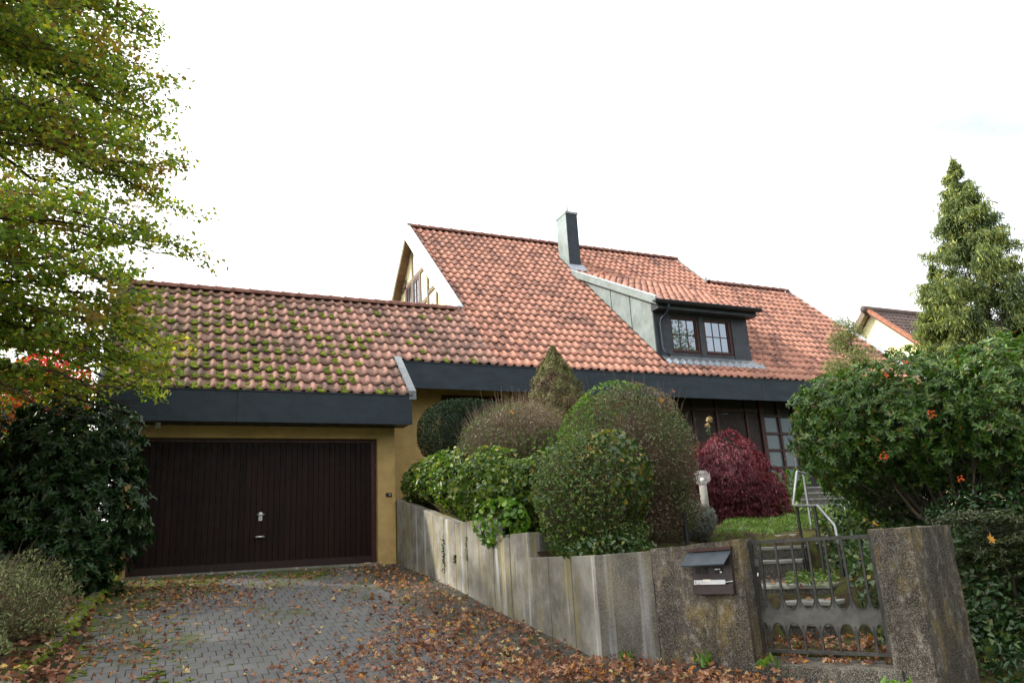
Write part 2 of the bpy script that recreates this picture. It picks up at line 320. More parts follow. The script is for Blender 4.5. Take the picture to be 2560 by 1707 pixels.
class MB:
    def __init__(s): s.v = []; s.f = []
    def add(s, V, F):
        b = len(s.v); s.v += [tuple(x) for x in V]; s.f += [tuple(i+b for i in f) for f in F]; return s
    def box(s, x0, x1, y0, y1, z0, z1):
        return s.add([(x0, y0, z0), (x1, y0, z0), (x1, y1, z0), (x0, y1, z0), (x0, y0, z1), (x1, y0, z1), (x1, y1, z1), (x0, y1, z1)],
                     [(0, 3, 2, 1), (4, 5, 6, 7), (0, 1, 5, 4), (1, 2, 6, 5), (2, 3, 7, 6), (3, 0, 4, 7)])
    def prism(s, poly, d):
        """extrude a planar 3-D polygon by vector d"""
        n = len(poly); d = Vector(d); P = [Vector(p) for p in poly]
        return s.add(P+[p+d for p in P], [tuple(range(n))[::-1], tuple(range(n, 2*n))]+[(i, (i+1) % n, n+(i+1) % n, n+i) for i in range(n)])
    def obox(s, c, ax, ay, az, hx, hy, hz):
        c, ax, ay, az = Vector(c), Vector(ax), Vector(ay), Vector(az)
        V = [c+ax*hx*i+ay*hy*j+az*hz*k for k in (-1, 1) for j in (-1, 1) for i in (-1, 1)]
        return s.add(V, [(0, 2, 3, 1), (4, 5, 7, 6), (0, 1, 5, 4), (1, 3, 7, 5), (3, 2, 6, 7), (2, 0, 4, 6)])
    def tube(s, pts, r, n=8, cap=True):
        pts = [Vector(p) for p in pts]; rings = []; b = len(s.v)
        rad = r if isinstance(r, (list, tuple)) else [r]*len(pts)
        prev = None
        for i, p in enumerate(pts):
            t = (pts[min(i+1, len(pts)-1)]-pts[max(i-1, 0)]).normalized()
            a = (Vector((0, 0, 1)) if abs(t.z) < .95 else Vector((1, 0, 0))) if prev is None else prev
            a = (a-t*a.dot(t)).normalized(); prev = a; c = t.cross(a)
            s.v += [tuple(p+(a*math.cos(2*math.pi*k/n)+c*math.sin(2*math.pi*k/n))*rad[i]) for k in range(n)]
        for i in range(len(pts)-1):
            for k in range(n):
                s.f.append((b+i*n+k, b+i*n+(k+1) % n, b+(i+1)*n+(k+1) % n, b+(i+1)*n+k))
        if cap:
            s.f.append(tuple(b+k for k in range(n))[::-1]); s.f.append(tuple(b+(len(pts)-1)*n+k for k in range(n)))
        return s
    def build(s, name, material, parent=None, smooth=False, bevel=0):
        me = bpy.data.meshes.new(name); me.from_pydata(s.v, [], s.f); me.update()
        bm = bmesh.new(); bm.from_mesh(me); bmesh.ops.recalc_face_normals(bm, faces=bm.faces)
        if bevel: bmesh.ops.bevel(bm, geom=[e for e in bm.edges if len(e.link_faces) == 2 and e.calc_face_angle() > .5], offset=bevel, segments=2, affect='EDGES', profile=.6)
        bm.to_mesh(me); bm.free()
        return link(name, me, material, parent, smooth)
def tag(o, label=None, cat=None, group=None, kind=None):
    for k, v in (('label', label), ('category', cat), ('group', group), ('kind', kind)):
        if v: o[k] = v
    return o
def empty(name, loc, label, cat, group=None):
    o = bpy.data.objects.new(name, None); COL.objects.link(o); o.empty_display_size = .2
    o.location = loc; return tag(o, label, cat, group)
def at0(o):  # children of an empty are written in world metres
    for c in o.children: c.matrix_parent_inverse = Matrix.Translation(-Vector(o.location))
def rough_box(mb_obj, amp=.006, cuts=0):
    pass

# ------------------------------------------------------------------ foliage helpers
def unit(a): return a/np.maximum(np.linalg.norm(a, axis=-1, keepdims=True), 1e-9)
def leaf_mesh(name, P, Nn, Ln, asp, material, parent=None, T=None, fold=.22, droop=.15, ell=False):
    n = len(P); Nn = unit(Nn)
    if T is None: T = rng.normal(size=(n, 3))
    T = T-Nn*np.sum(T*Nn, axis=1, keepdims=True); T = unit(T); B = np.cross(Nn, T)
    Ln = np.broadcast_to(np.asarray(Ln, float), (n,)).copy()*rng.uniform(.7, 1.25, n)
    l = Ln[:, None]; wd = l*asp
    if ell:   # six-corner oval blade
        V = np.stack([P-T*l*.5, P-T*l*.18+B*wd*.46+Nn*wd*fold, P+T*l*.22+B*wd*.40+Nn*(wd*fold-l*droop*.4), P+T*l*.5-Nn*l*droop,
                      P+T*l*.22-B*wd*.40+Nn*(wd*fold-l*droop*.4), P-T*l*.18-B*wd*.46+Nn*wd*fold], axis=1)
        k = 6; tri = np.array([[0, 1, 2, 3], [0, 3, 4, 5]])
    else:
        V = np.stack([P-T*l*.5, P+B*wd*.5+Nn*wd*fold-T*l*.05, P+T*l*.5-Nn*l*droop, P-B*wd*.5+Nn*wd*fold-T*l*.05], axis=1)
        k = 4; tri = np.array([[0, 1, 2], [0, 2, 3]])
    F = (np.arange(n)[:, None, None]*k+tri[None]).reshape(-1, tri.shape[1])
    # winding so that the face normal follows Nn
    return mesh_np(name, V.reshape(-1, 3), F[:, ::-1], material, parent)
def sticks(name, A, Bp, r0, r1, material, parent=None):
    n = len(A); D = unit(Bp-A); a = np.cross(D, np.array([.3, .5, .81])); a = unit(a); b = np.cross(D, a)
    r0 = np.broadcast_to(r0, (n,))[:, None]; r1 = np.broadcast_to(r1, (n,))[:, None]
    V = []
    for P, r in ((A, r0), (Bp, r1)):
        for k in range(3):
            t = 2*math.pi*k/3; V.append(P+(a*math.cos(t)+b*math.sin(t))*r)
    V = np.stack(V, axis=1).reshape(-1, 3)
    q = np.array([[0, 1, 4, 3], [1, 2, 5, 4], [2, 0, 3, 5]])
    F = (np.arange(n)[:, None, None]*6+q[None]).reshape(-1, 4)
    return mesh_np(name, V, F, material, parent)
def blob_points(blobs, n, depth=.35, sup=2.0, lump=.12, lumps=26, zmin=None, keep=None):
    """points in the outer layer of a union of ellipsoids (c, r); returns points and outward normals"""
    vol = np.array([r[0]*r[1]+r[1]*r[2]+r[0]*r[2] for c, r in blobs]); cnt = (n*vol/vol.sum()).astype(int)
    PP, NN = [], []
    for (c, r), k in zip(blobs, cnt):
        c = np.array(c); r = np.array(r)
        d = unit(rng.normal(size=(k, 3)))
        if sup != 2.0: d = d/(np.sum(np.abs(d)**sup, axis=1, keepdims=True)**(1/sup))
        s = 1-depth*rng.random(k)**1.8
        if lump:
            bc = unit(rng.normal(size=(lumps, 3))); 
            dd = unit(d)@bc.T; s = s*(1+lump*(np.exp((dd.max(axis=1)-1)*14)-.55))
        P = c+d*r*s[:, None]; Nm = unit(d/r)
        PP.append(P); NN.append(Nm)
    P = np.concatenate(PP); Nm = np.concatenate(NN)
    ok = np.ones(len(P), bool)
    for j, (c, r) in enumerate(blobs):   # drop what lies deep inside another blob
        q = (P-np.array(c))/np.array(r); ok &= (np.sum(np.abs(q)**sup, axis=1) > (1-depth)**sup*.8)
    if zmin is not None: ok &= P[:, 2] > zmin
    if keep is not None: ok &= keep(P)
    return P[ok], Nm[ok]
def rosettes(name, P, Nm, k, L_, asp, material, root, spread=.9, jit=.35):
    """whorls of k leaves, as on the shoot tips of a broad-leaved evergreen"""
    ax = unit(Nm+rng.normal(0, jit, Nm.shape)+np.array([0, 0, .2])); a = unit(np.cross(ax, rng.normal(size=ax.shape))); b = np.cross(ax, a)
    PP, TT, NN = [], [], []
    for j in range(k):
        th = 2*math.pi*(j*.382+rng.random(len(P))*.12); rad = np.cos(th)[:, None]*a+np.sin(th)[:, None]*b
        lift = rng.uniform(.15, 1.0, (len(P), 1))*spread; d = unit(rad+ax*lift); PP.append(P+d*L_*.45-ax*rng.uniform(0, .05, (len(P), 1))); TT.append(d); NN.append(ax-rad*.35)
    return leaf_mesh(name, np.concatenate(PP), np.concatenate(NN), L_, asp, material, root, np.concatenate(TT), .18, .12, True)
def inner_twigs(name, blobs, n, root, material, parent, r=.004, reach=1.0, frac=.5):
    P, Nm = blob_points(blobs, n, .15, lump=0)
    A = np.array(root)+(P-np.array(root))*rng.uniform(frac, .8, (len(P), 1))+rng.normal(0, .03, P.shape)
    Bq = np.array(root)+(P-np.array(root))*reach*(rng.uniform(.93, 1.05, (len(P), 1))+.10*(rng.random((len(P), 1)) < .06))+rng.normal(0, .03, P.shape)
    o = sticks(name, A, Bq, r, r*.4, material, parent); o['kind'] = 'stuff'; return o
def stems(name, root, tips, r, material, parent, wob=.05, n=7):
    mb = MB()
    for t in tips:
        t = Vector(t); r0 = Vector(root)+Vector((random.uniform(-.08, .08), random.uniform(-.08, .08), 0)); pts = []
        for k in range(6):
            f = k/5; q = r0.lerp(t, f)+Vector((random.uniform(-wob, wob), random.uniform(-wob, wob), random.uniform(-wob, wob)))*(1 if 0 < k < 5 else 0); pts.append(q)
        mb.tube(pts, [r*(1-.75*k/5) for k in range(6)], n)
    return mb.build(name, material, parent, True)

# ------------------------------------------------------------------ setting: ground
DY = [-6, 0, 4.5, 6.7, 8.2, 9.25, 10.64, 13.7, 16]; DZ = [-1.62, -1.45, -1.2, -1.05, -.83, -.70, -.47, -.097, -.097]
def zd(y): return np.interp(y, DY, DZ)
def sheet(name, xs, ys, zf, material, kind='structure', keep=None):
    X, Y = np.meshgrid(xs, ys); Z = zf(X, Y); V = np.stack([X, Y, Z], -1).reshape(-1, 3)
    nx, ny = len(xs), len(ys); i = np.arange((ny-1)*(nx-1)); r = i//(nx-1); c = i % (nx-1)
    F = np.stack([r*nx+c, r*nx+c+1, (r+1)*nx+c+1, (r+1)*nx+c], -1)
    if keep is not None:
        cx = V[F].mean(axis=1); F = F[keep(cx)]
    o = mesh_np(name, V, F, material, None, True); o['kind'] = kind; return o
sheet('ground', np.linspace(-600, 600, 41), np.linspace(-600, 600, 41), lambda X, Y: -1.75+0*X, 'grass_far')
# street and gutter strip in front of the walls
ys = np.concatenate([np.linspace(-6, 4.4, 14), np.arange(4.5, 14.01, .25)])
sheet('street', np.arange(-.65, 8.1, .25), ys, lambda X, Y: zd(Y)-.006, 'asphalt', keep=lambda c: ~((c[:, 0] > 4.3) & (c[:, 1] > 7.0)))
# garden plan: street wall runs from (3.86,6.71) along tdir; n points into the garden
tdir = Vector((math.cos(R_(-64)), math.sin(R_(-64)), 0)); ndir = Vector((math.cos(R_(26)), math.sin(R_(26)), 0))
C0 = Vector((3.86, 6.71, 0))
def st(x, y):   # coordinates along and behind the street wall
    return (x-C0.x)*tdir.x+(y-C0.y)*tdir.y, (x-C0.x)*ndir.x+(y-C0.y)*ndir.y
def path_w(X, Y):   # 1 on the sunken garden path from the gate
    gx, gy = 5.35, 5.5
    d1 = np.abs((X-5.9)*.62-(Y-6.45)*.78)
    ins = (X+Y > 10.0) & (X+Y < 15.0)
    return np.clip(1.5-d1/.75, 0, 1)*ins
def garden_z(X, Y):
    s, t = st(X, Y)
    f = .42*X+.907*Y                                     # distance from the eye
    z = np.interp(f, [4, 7.6, 8.6, 9.8, 11.2, 12.8, 16.5, 20], [-.6, -.42, -.3, -.12, .0, .22, .30, .45])
    # higher planting beds beside the driveway wall, stepping up to the house
    bed = np.interp(Y, [6.7, 8.05, 8.35, 9.2, 10.6, 12, 13.6, 15], [-.16, -.16, .10, .14, .36, .66, .92, .95])
    wb = np.clip((6.6-X)/1.8, 0, 1)*np.clip((t-0)/.1, 0, 1)
    z = z*(1-wb)+bed*wb
    hi = np.interp(Y, [11, 14.3], [0, 1]); z = z*(1-hi)+np.minimum(z+.9, 1.02)*hi*np.where(X < 12, 1, 0)+z*hi*np.where(X < 12, 0, 1)
    z = z+.03*np.sin(X*5.1)*np.sin(Y*4.3)
    gz = np.clip(1.25-np.maximum(np.abs(s-2.0)/.75-.9, 0)*3, 0, 1)*np.clip((2.3-t)/.7, 0, 1)
    z = z*(1-np.clip(gz, 0, 1))-1.02*np.clip(gz, 0, 1)
    pz = np.clip(2.2-np.abs((X-6.5)*.72-(Y-7.2)*.69)/.45, 0, 1)*np.clip((X+Y-11.0)/.6, 0, 1)*np.clip((16.6-X-Y)/.8, 0, 1)
    z = np.where(pz > 0, np.minimum(z, z*(1-pz)-.60*pz), z)
    rim = np.clip((2.8-t)/2.0, 0, 1)*np.clip((s-2.5)/.3, 0, 1)
    return z*(1-rim)-1.22*rim
GX = np.arange(3.98, 20, .14); GY = np.arange(2.0, 15.0, .14)
def gkeep(c):
    s, t = st(c[:, 0], c[:, 1])
    gate_zone = (t > .05) & (s > 1.35) & (s < 2.75) & (t < 2.6)
    pathz = (np.abs((c[:, 0]-6.5)*.72-(c[:, 1]-7.2)*.69) < .62) & (c[:, 0] > 5.3) & (c[:, 0] < 7.2)
    stairs = (c[:, 0] > 12.55) & (c[:, 0] < 14.75) & (c[:, 1] > 12.3)
    return (t > .10) & ~stairs
sheet('garden_bed', GX, GY, garden_z, 'mossy_ground', keep=gkeep)
# landing just behind the gate and the flat path above the first steps
mb = MB(); q = lambda s, t, z: tuple(C0+tdir*s+ndir*t+Vector((0, 0, z)))
mb.prism([q(1.0, .452, -1.25), q(2.55, .452, -1.25), q(2.55, 1.75, -1.25), q(1.0, 1.75, -1.25)], (0, 0, .29)); o = mb.build('landing', 'mossy_ground'); o['kind'] = 'structure'
mb = MB(); mb.prism([(5.83, 7.48, -.9), (6.42, 6.32, -.9), (7.9, 7.9, -.9), (6.7, 8.9, -.9)], (0, 0, .375))
o = mb.build('garden_path', 'step_concrete'); o['kind'] = 'structure'
# bank left of the driveway
sheet('bank', np.concatenate([[-60, -20, -10], np.arange(-6, -.69, .2)]), np.concatenate([np.arange(-6, 15, .3), [16, 20, 40]]),
      lambda X, Y: zd(Y)+.04+np.clip((-.75-X)*.22, 0, 1.0)+.03*np.sin(X*4)*np.sin(Y*3.1), 'mossy_ground')

# driveway: bedding sheet with pavers laid on it as parts
drive = sheet('driveway', np.arange(-.66, 2.99, .2), np.concatenate([np.arange(4.6, 13.5, .2), [13.62]]), lambda X, Y: zd(Y)+.004, 'joint_moss')
px, py, gap = .128, .20, .006
def paver_outline():
    a, b = px/2-gap/2, py/2-gap/2; w_ = .012
    return [(-a, -b), (-a*.3, -b-w_*.5), (a*.3, -b+w_*.5), (a, -b), (a, b), (a*.3, b+w_*.5), (-a*.3, b-w_*.5), (-a, b)]
PO = np.array(paver_outline()); paver_list = []
for r, y in enumerate(np.arange(5.0, 13.55, py)):
    for cx in np.arange(-.58+(px/2 if r % 2 else 0), 2.93, px):
        paver_list.append((cx, y))
def paver_geo(cx, y, rel=False):
    slope = (zd(y+.05)-zd(y-.05))/.1; z0 = zd(y)+.012
    dz = random.uniform(-.0025, .0025); tx = random.uniform(-.012, .012)
    top = np.array([(p[0]*.97, p[1]*.975, slope*p[1]+tx*p[0]+dz) for p in PO]); bot = np.array([(p[0], p[1], slope*p[1]+dz-.018) for p in PO])
    V = np.concatenate([bot, top]); return V, np.array([cx, y, z0])
PF = [tuple(range(8, 16))]+[(i, (i+1) % 8, 8+(i+1) % 8, 8+i) for i in range(8)]
vis = sorted(paver_list, key=lambda p: math.hypot(p[0]*1.0, p[1]))
vis = [p for p in vis if (p[1] > 6.75) and (p[0] > -.165*p[1]+.25)]
single = set(vis[:300]); protos = []
for k in range(6):
    V, o0 = paver_geo(0, 7.8); me = bpy.data.meshes.new('paver'); me.from_pydata([tuple(v) for v in V], [], PF); me.update(); me.materials.append(MATS['paver']); protos.append(me)
rest = MB()
for p in paver_list:
    if p in single:
        o = bpy.data.objects.new('paver', random.choice(protos)); COL.objects.link(o); o.parent = drive; o.location = (p[0], p[1], zd(p[1])+.012)
        o.rotation_euler[0] = math.atan((zd(p[1]+.05)-zd(p[1]-.05))/.1)-math.atan((zd(7.85)-zd(7.75))/.1)
    else:
        V, o0 = paver_geo(*p); rest.add(V+o0, PF)
o = rest.build('paver_field', 'paver', drive); o['kind'] = 'stuff'

# ------------------------------------------------------------------ roof geometry
PH = R_(43.0); CP, SP, TP = math.cos(PH), math.sin(PH), math.tan(PH)
YE, ZE = 13.207, 2.80                      # eave line of the garage part; the whole front slope lies in one plane
ROW, CW = .3316, .205
def rz(y): return ZE+TP*(y-YE)
prof = [(0, .014), (.14, .004), (.32, .0), (.48, .004), (.60, .022), (.70, .042), (.80, .050), (.90, .042), (1.0, .016)]
def tile_geo(x, y0, z0, ph, row=ROW, cw=CW, hh=1.0, wob=1.0):
    """one pantile: lower lip at (x, y0, z0) on a plane of pitch ph"""
    c, s = math.cos(ph), math.sin(ph); V = []
    dx = random.uniform(-.006, .006)*wob; ds = random.uniform(-.012, .012)*wob; dh = random.uniform(-.004, .006)*wob; sk = random.uniform(-.02, .02)*wob
    for sv, tilt, off in ((0, .034, -.018), (0, .034, 0), (row*.55, .018, 0), (row*1.12, 0, 0)):
        for u, h in prof:
            a = sv+ds+(u-.5)*cw*sk; hh_ = h*hh+tilt+off+dh
            V.append((x+u*cw*1.04+dx, y0+a*c-hh_*s, z0+a*s+hh_*c))
    n = len(prof); F = []
    for j in range(3):
        for i in range(n-1): F.append((j*n+i, j*n+i+1, (j+1)*n+i+1, (j+1)*n+i))
    return V, F
def lay_tiles(cells, matname, parent, ph, nsingle, y_e=YE, z_e=ZE, **kw):
    """cells: list of (x, s). The nearest nsingle become parts, the rest one stuff part"""
    c, s_ = math.cos(ph), math.sin(ph)
    key = sorted(cells, key=lambda q: q[0]**2+(y_e+q[1]*c)**2+(z_e+q[1]*s_)**2)
    key = [q for q in key if q[0] > -.16*(y_e+q[1]*c)+1.0][:nsingle]; ks = set(key); rest = MB()
    for q in cells:
        V, F = tile_geo(q[0], y_e+q[1]*c, z_e+q[1]*s_, ph, **kw)
        if q in ks: 
            mb = MB(); mb.add(V, F); me = bpy.data.meshes.new('roof_tile'); me.from_pydata(mb.v, [], mb.f); me.update()
            link('roof_tile', me, matname, parent, True)
        else: rest.add(V, F)
    if rest.v:
        me = bpy.data.meshes.new('tile_field'); me.from_pydata(rest.v, [], rest.f); me.update()
        o = link('tile_field', me, matname, parent, True); o['kind'] = 'stuff'
def ridge_caps(x0, x1, y, z, parent, n, r=.105):
    Lx = (x1-x0)/n
    for k in range(n):
        mb = MB(); b = x0+k*Lx; rings = []
        V = []; m_ = 8
        for xx, rr in ((b, r), (b+Lx*.12, r+.012), (b+Lx*.16, r), (b+Lx*1.06, r-.012)):
            for j in range(m_+1):
                a = math.pi*j/m_-.15+.3*j/m_*1.0
                V.append((xx, y+math.cos(a)*rr*1.15, z-.03+math.sin(a)*rr))
        F = [(i*(m_+1)+j, i*(m_+1)+j+1, (i+1)*(m_+1)+j+1, (i+1)*(m_+1)+j) for i in range(3) for j in range(m_)]
        mb.add(V, F); o = mb.build('ridge_tile', 'ridge_red', parent, True)

# ------------------------------------------------------------------ garage
YD = 13.70; XGL, XGR = -.95, 4.03
garage = empty('garage', (1.5, YD, -.1), 'ochre rendered double garage with mossy tiled roof and dark wooden door', 'garage')
YR1, ZR1 = 16.06, rz(16.06)
mb = MB()
mb.box(-.72, -.446, YD, YD+.3, -.6, 2.75); mb.box(3.535, 3.86, YD, YD+.3, -.6, 2.75); mb.box(-.446, 3.535, YD, YD+.3, 2.10, 2.75)
mb.box(3.56, 3.858, YD+.302, 14.84, -.6, 3.3); mb.box(-.72, -.42, YD+.302, 18.6, -.6, 2.9); mb.box(-.72, 6.1, 18.3, 18.6, -.6, 2.9)
mb.build('wall', 'yellow_render', garage)
mb = MB(); mb.box(3.44, 3.535, YD+.1, YD+.16, -.08, 2.1); mb.box(-.446, -.40, YD+.1, YD+.16, -.08, 2.1); mb.box(-.40, 3.44, YD+.1, YD+.16, 2.04, 2.1); mb.build('door_frame', 'frame_wood', garage)
door = MB().box(-.40, 3.44, YD+.13, YD+.16, -.06, 2.04).build('garage_door', 'dark_void', garage)
nb = 41; bw = 3.84/nb
for k in range(nb):
    x = -.40+k*bw
    mb = MB(); a, b, y1, y0 = x+.003, x+bw-.003, YD+.129, YD+.105
    mb.prism([(a, y1, .055), (a+.004, y0, .055), (b-.004, y0, .055), (b, y1, .055)], (0, 0, 1.983)); mb.build('door_board', 'door_board', door)
MB().box(-.40, 3.44, YD+.09, YD+.129, -.065, .052).build('bottom_rail', 'door_wood', door)
mb = MB(); mb.box(1.515, 1.575, YD+.09, YD+.105, .715, .855); h_ = mb.build('lock_plate', 'alu', door, bevel=.004)
mb = MB(); mb.tube([(1.545, YD+.09, .815), (1.545, YD+.04, .815)], .009); mb.tube([(1.487, YD+.038, .815), (1.60, YD+.038, .815)], .011); mb.build('lever_handle', 'alu', door, True)
mb = MB(); mb.tube([(1.47, YD+.05, .452), (1.61, YD+.05, .452)], .016); mb.build('pull_handle', 'alu', door, True)
mb = MB(); mb.tube([(1.455, YD+.105, .452), (1.455, YD+.05, .452), (1.47, YD+.05, .452)], .010); mb.tube([(1.625, YD+.105, .452), (1.625, YD+.05, .452), (1.61, YD+.05, .452)], .010); mb.build('handle_bracket', 'dark_metal', door, True)
MB().box(-.446, 3.535, YD-.06, YD+.14, -.25, -.07).build('threshold', 'post_concrete', garage)
# key switch and small lamps
mb = MB(); mb.box(3.68, 3.79, YD-.025, YD-.001, 1.058, 1.122); k_ = mb.build('key_switch', 'brown_box', garage, bevel=.006)
MB().box(3.735, 3.765, YD-.030, YD-.024, 1.075, 1.10).build('key_cover', 'alu', k_)
mb = MB(); mb.tube([(-.12, 13.5, 2.31), (-.12, 13.5, 2.225)], [.04, .045], 12); mb.box(-.155, -.085, 13.5, 13.69, 2.285, 2.315); mb.build('spot_lamp', 'white_plastic', garage)
mb = MB(); mb.box(-.46, -.37, 13.56, 13.69, 2.16, 2.285); mb.build('sensor_box', 'white_plastic', garage, bevel=.008)
# fascia, soffit and roof
for a, b in ((XGL, 1.05), (1.055, 4.05)): MB().box(a, b, YE-.02, YE+.02, 2.285, 2.80).build('fascia_panel', 'slate_metal', garage)
MB().box(XGL-.02, 4.065, YE-.035, YE+.045, 2.802, 2.822).build('fascia_capping', 'dark_metal', garage)
mb = MB(); mb.box(XGL+.002, 4.03, YE+.021, YD-.001, 2.30, 2.325); mb.build('soffit', 'slate_metal', garage)
mb = MB(); mb.prism([(4.032, YE+.021, 2.285), (4.032, 14.15, 3.18), (4.032, 14.15, 3.72), (4.032, YE+.021, 2.80)], (.02, 0, 0)); mb.build('side_fascia', 'slate_metal', garage)
roof = MB()
dk = .05
def slab(mb, x0, x1, y0, y1, th=.16):
    a = [(x0, y0, rz(y0)-dk*.3), (x0, y1, rz(y1)-dk*.3), (x0, y1, rz(y1)-dk*.3-th), (x0, y0, rz(y0)-dk*.3-th)]
    mb.prism(a, (x1-x0, 0, 0))
slab(roof, XGL+.02, XGR-.01, YE+.03, 14.16); slab(roof, XGL+.02, 6.12, 14.162, YR1)
roof.prism([(XGL+.02, YR1+.002, ZR1-.02), (XGL+.02, 18.9, ZR1-.02-TP*2.84), (XGL+.02, 18.9, ZR1-.2-TP*2.84), (XGL+.02, YR1+.002, ZR1-.2)], (7.05, 0, 0))
roof = roof.build('roof', 'roof_deck', garage)
ncol = int(math.ceil((6.16-XGL-.03)/CW)); cells = []
for i in range(ncol):
    x = XGL+.03+i*CW
    for r in range(12):
        s = r*ROW; yy = YE+s*CP
        if x+CW > XGR+.03 and yy < 14.1: continue
        if yy+ROW*CP > YR1+.12: continue
        cells.append((x, s))
lay_tiles(cells, 'roof_tile_old', roof, PH, 300)
ridge_caps(XGL+.02, 6.10, YR1+.02, ZR1+.075, roof, 21)
# verge strips
def verge(name, x0, x1, y0, y1, zoff, depth, material, parent, th=.02):
    mb = MB(); n = 1
    mb.prism([(x0, y0, rz(y0)+zoff), (x0, y1, rz(y1)+zoff), (x0, y1, rz(y1)+zoff-depth), (x0, y0, rz(y0)+zoff-depth)], (x1-x0, 0, 0))
    return mb.build(name, material, parent)
verge('verge_strip', XGR-.03, XGR+.10, YE-.03, 14.13, .13, .16, 'zinc_mid', garage)
verge('verge_strip', XGL-.06, XGL+.03, YE-.03, YR1, .13, .5, 'slate_metal', garage)
# moss cushions in the tile troughs
mb = MB()
for (x, s) in cells:
    pr = .95*np.clip(1.35-(x+.5)/5.2, .1, 1)*np.clip(1.15-s/5.5, .35, 1)
    k = np.random.RandomState(int(abs(x)*1000)+int(s*77)+7)
    if mnoise.noise(Vector((x*1.6, s*1.8, 3)))*.55+.5 < 1-pr*.68 and k.rand() > pr*.45: continue
    for _ in range(k.randint(4, 12)):
        u = k.uniform(.04, .58); sv = s+k.uniform(.005, .26)*k.uniform(.3, 1); sz = k.uniform(.016, .046)
        cx = x+u*CW; hy = YE+sv*CP; hz = ZE+sv*SP; h0 = .020+.03*(1-(sv-s)/.3)
        V = []; ico = [(0, 0, 1)]+[(math.cos(a), math.sin(a), .45) for a in np.arange(6)*math.pi/3]+[(1.25*math.cos(a), 1.25*math.sin(a), -.3) for a in np.arange(6)*math.pi/3+.4]
        for (a, b, c) in ico:
            j = k.uniform(.7, 1.3); a, b, c = a*sz*j*1.25, b*sz*j*.9, c*sz*.5
            c *= .62; V.append((cx+a, hy+b*CP-(h0+c)*SP, hz+b*SP+(h0+c)*CP))
        F = [(0, 1+i, 1+(i+1) % 6) for i in range(6)]+[(1+i, 7+i, 7+(i+1) % 6, 1+(i+1) % 6) for i in range(6)]
        mb.add(V, F)
o = mb.build('moss', 'moss', roof, True); o['kind'] = 'stuff'

# ------------------------------------------------------------------ house
house = empty('house', (11, 15, 0), 'large gabled house with red pantile roof, dormer and slate grey fascia', 'house')
YF, YR, ZR = 14.17, 20.3, rz(20.3); YR2, ZR2 = 18.84, rz(18.84)
XH0, XH1, XH2 = 6.15, 15.93, 19.36
YW = 14.86
mb = MB(); mb.box(3.862, 9.6, YW, YW+.3, -.3, 4.2); mb.build('wall', 'yellow_render', house)
mb = MB(); mb.box(19.0, 19.3, 15.1, 24, -.3, 4.1); mb.box(6.45, 19.3, 24.3, 24.6, -.3, 4.6); mb.build('wall', 'cream_render', house)
# small brown window in the yellow wall, mostly behind the clipped yew
wf = MB(); wf.box(5.20, 6.60, YW-.03, YW-.002, 3.12, 3.20); wf.box(5.20, 5.28, YW-.03, YW-.002, 2.0, 3.118); wf.box(6.52, 6.60, YW-.03, YW-.002, 2.0, 3.118); wf.box(5.28, 6.52, YW-.03, YW-.002, 2.0, 2.08)
wf = wf.build('window', 'frame_wood', house); MB().box(5.281, 6.519, YW-.014, YW-.003, 2.081, 3.119).build('pane', 'dark_void', wf)
# entrance front: dark boards, battens and a tall glazed screen
YWE = 15.0
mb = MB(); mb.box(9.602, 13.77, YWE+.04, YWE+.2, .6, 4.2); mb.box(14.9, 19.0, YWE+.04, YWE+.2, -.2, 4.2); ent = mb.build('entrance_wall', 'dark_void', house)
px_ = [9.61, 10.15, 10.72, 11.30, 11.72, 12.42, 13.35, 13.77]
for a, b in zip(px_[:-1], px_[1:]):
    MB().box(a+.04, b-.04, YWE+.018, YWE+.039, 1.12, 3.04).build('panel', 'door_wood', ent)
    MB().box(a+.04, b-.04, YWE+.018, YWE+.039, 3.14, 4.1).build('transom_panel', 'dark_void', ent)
for x in px_[:-1]: MB().box(x-.035, x+.035, YWE-.015, YWE+.038, .9, 4.1).build('batten', 'frame_wood', ent)
MB().box(9.65, 13.74, YWE-.005, YWE+.017, 3.045, 3.135).build('transom_rail', 'frame_wood', ent)
MB().box(12.6, 12.78, YWE+.002, YWE+.017, 2.985, 2.995).build('name_strip', 'rail_steel', ent)
MB().box(13.06, 13.18, YWE-.02, YWE+.017, 1.94, 2.08).build('letter_flap', 'brown_box', ent)
scr = empty('tmp', (0, 0, 0), None, None); bpy.data.objects.remove(scr)
zs = [1.22, 1.645, 2.085, 2.51, 2.955]; xs = [13.84, 14.385, 14.93]
scr = MB(); scr.box(13.775, 13.90, YWE-.03, YWE+.06, 1.1, 4.1); scr.box(14.36, 14.43, YWE-.03, YWE+.06, 1.16, 4.1); scr.box(14.87, 14.99, YWE-.03, YWE+.06, 1.1, 4.1)
scr.box(13.902, 14.868, YWE-.031, YWE+.06, 1.1, 1.20)
scr = scr.build('glazed_screen', 'frame_wood', house)
for z in zs[1:]: MB().box(13.902, 14.868, YWE-.024, YWE+.05, z-.03, z+.03).build('glazing_bar', 'frame_wood', scr)
for (a, b) in ((13.902, 14.358), (14.432, 14.868)):
    for z0, z1 in zip(zs[:-1], zs[1:]): MB().box(a, b, YWE+.02, YWE+.03, z0-.02 if z0 < 1.3 else z0+.03, z1-.03).build('pane', 'curtain_glass', scr)
    MB().box(a, b, YWE+.02, YWE+.03, 2.985, 4.05).build('transom_pane', 'dark_void', scr)
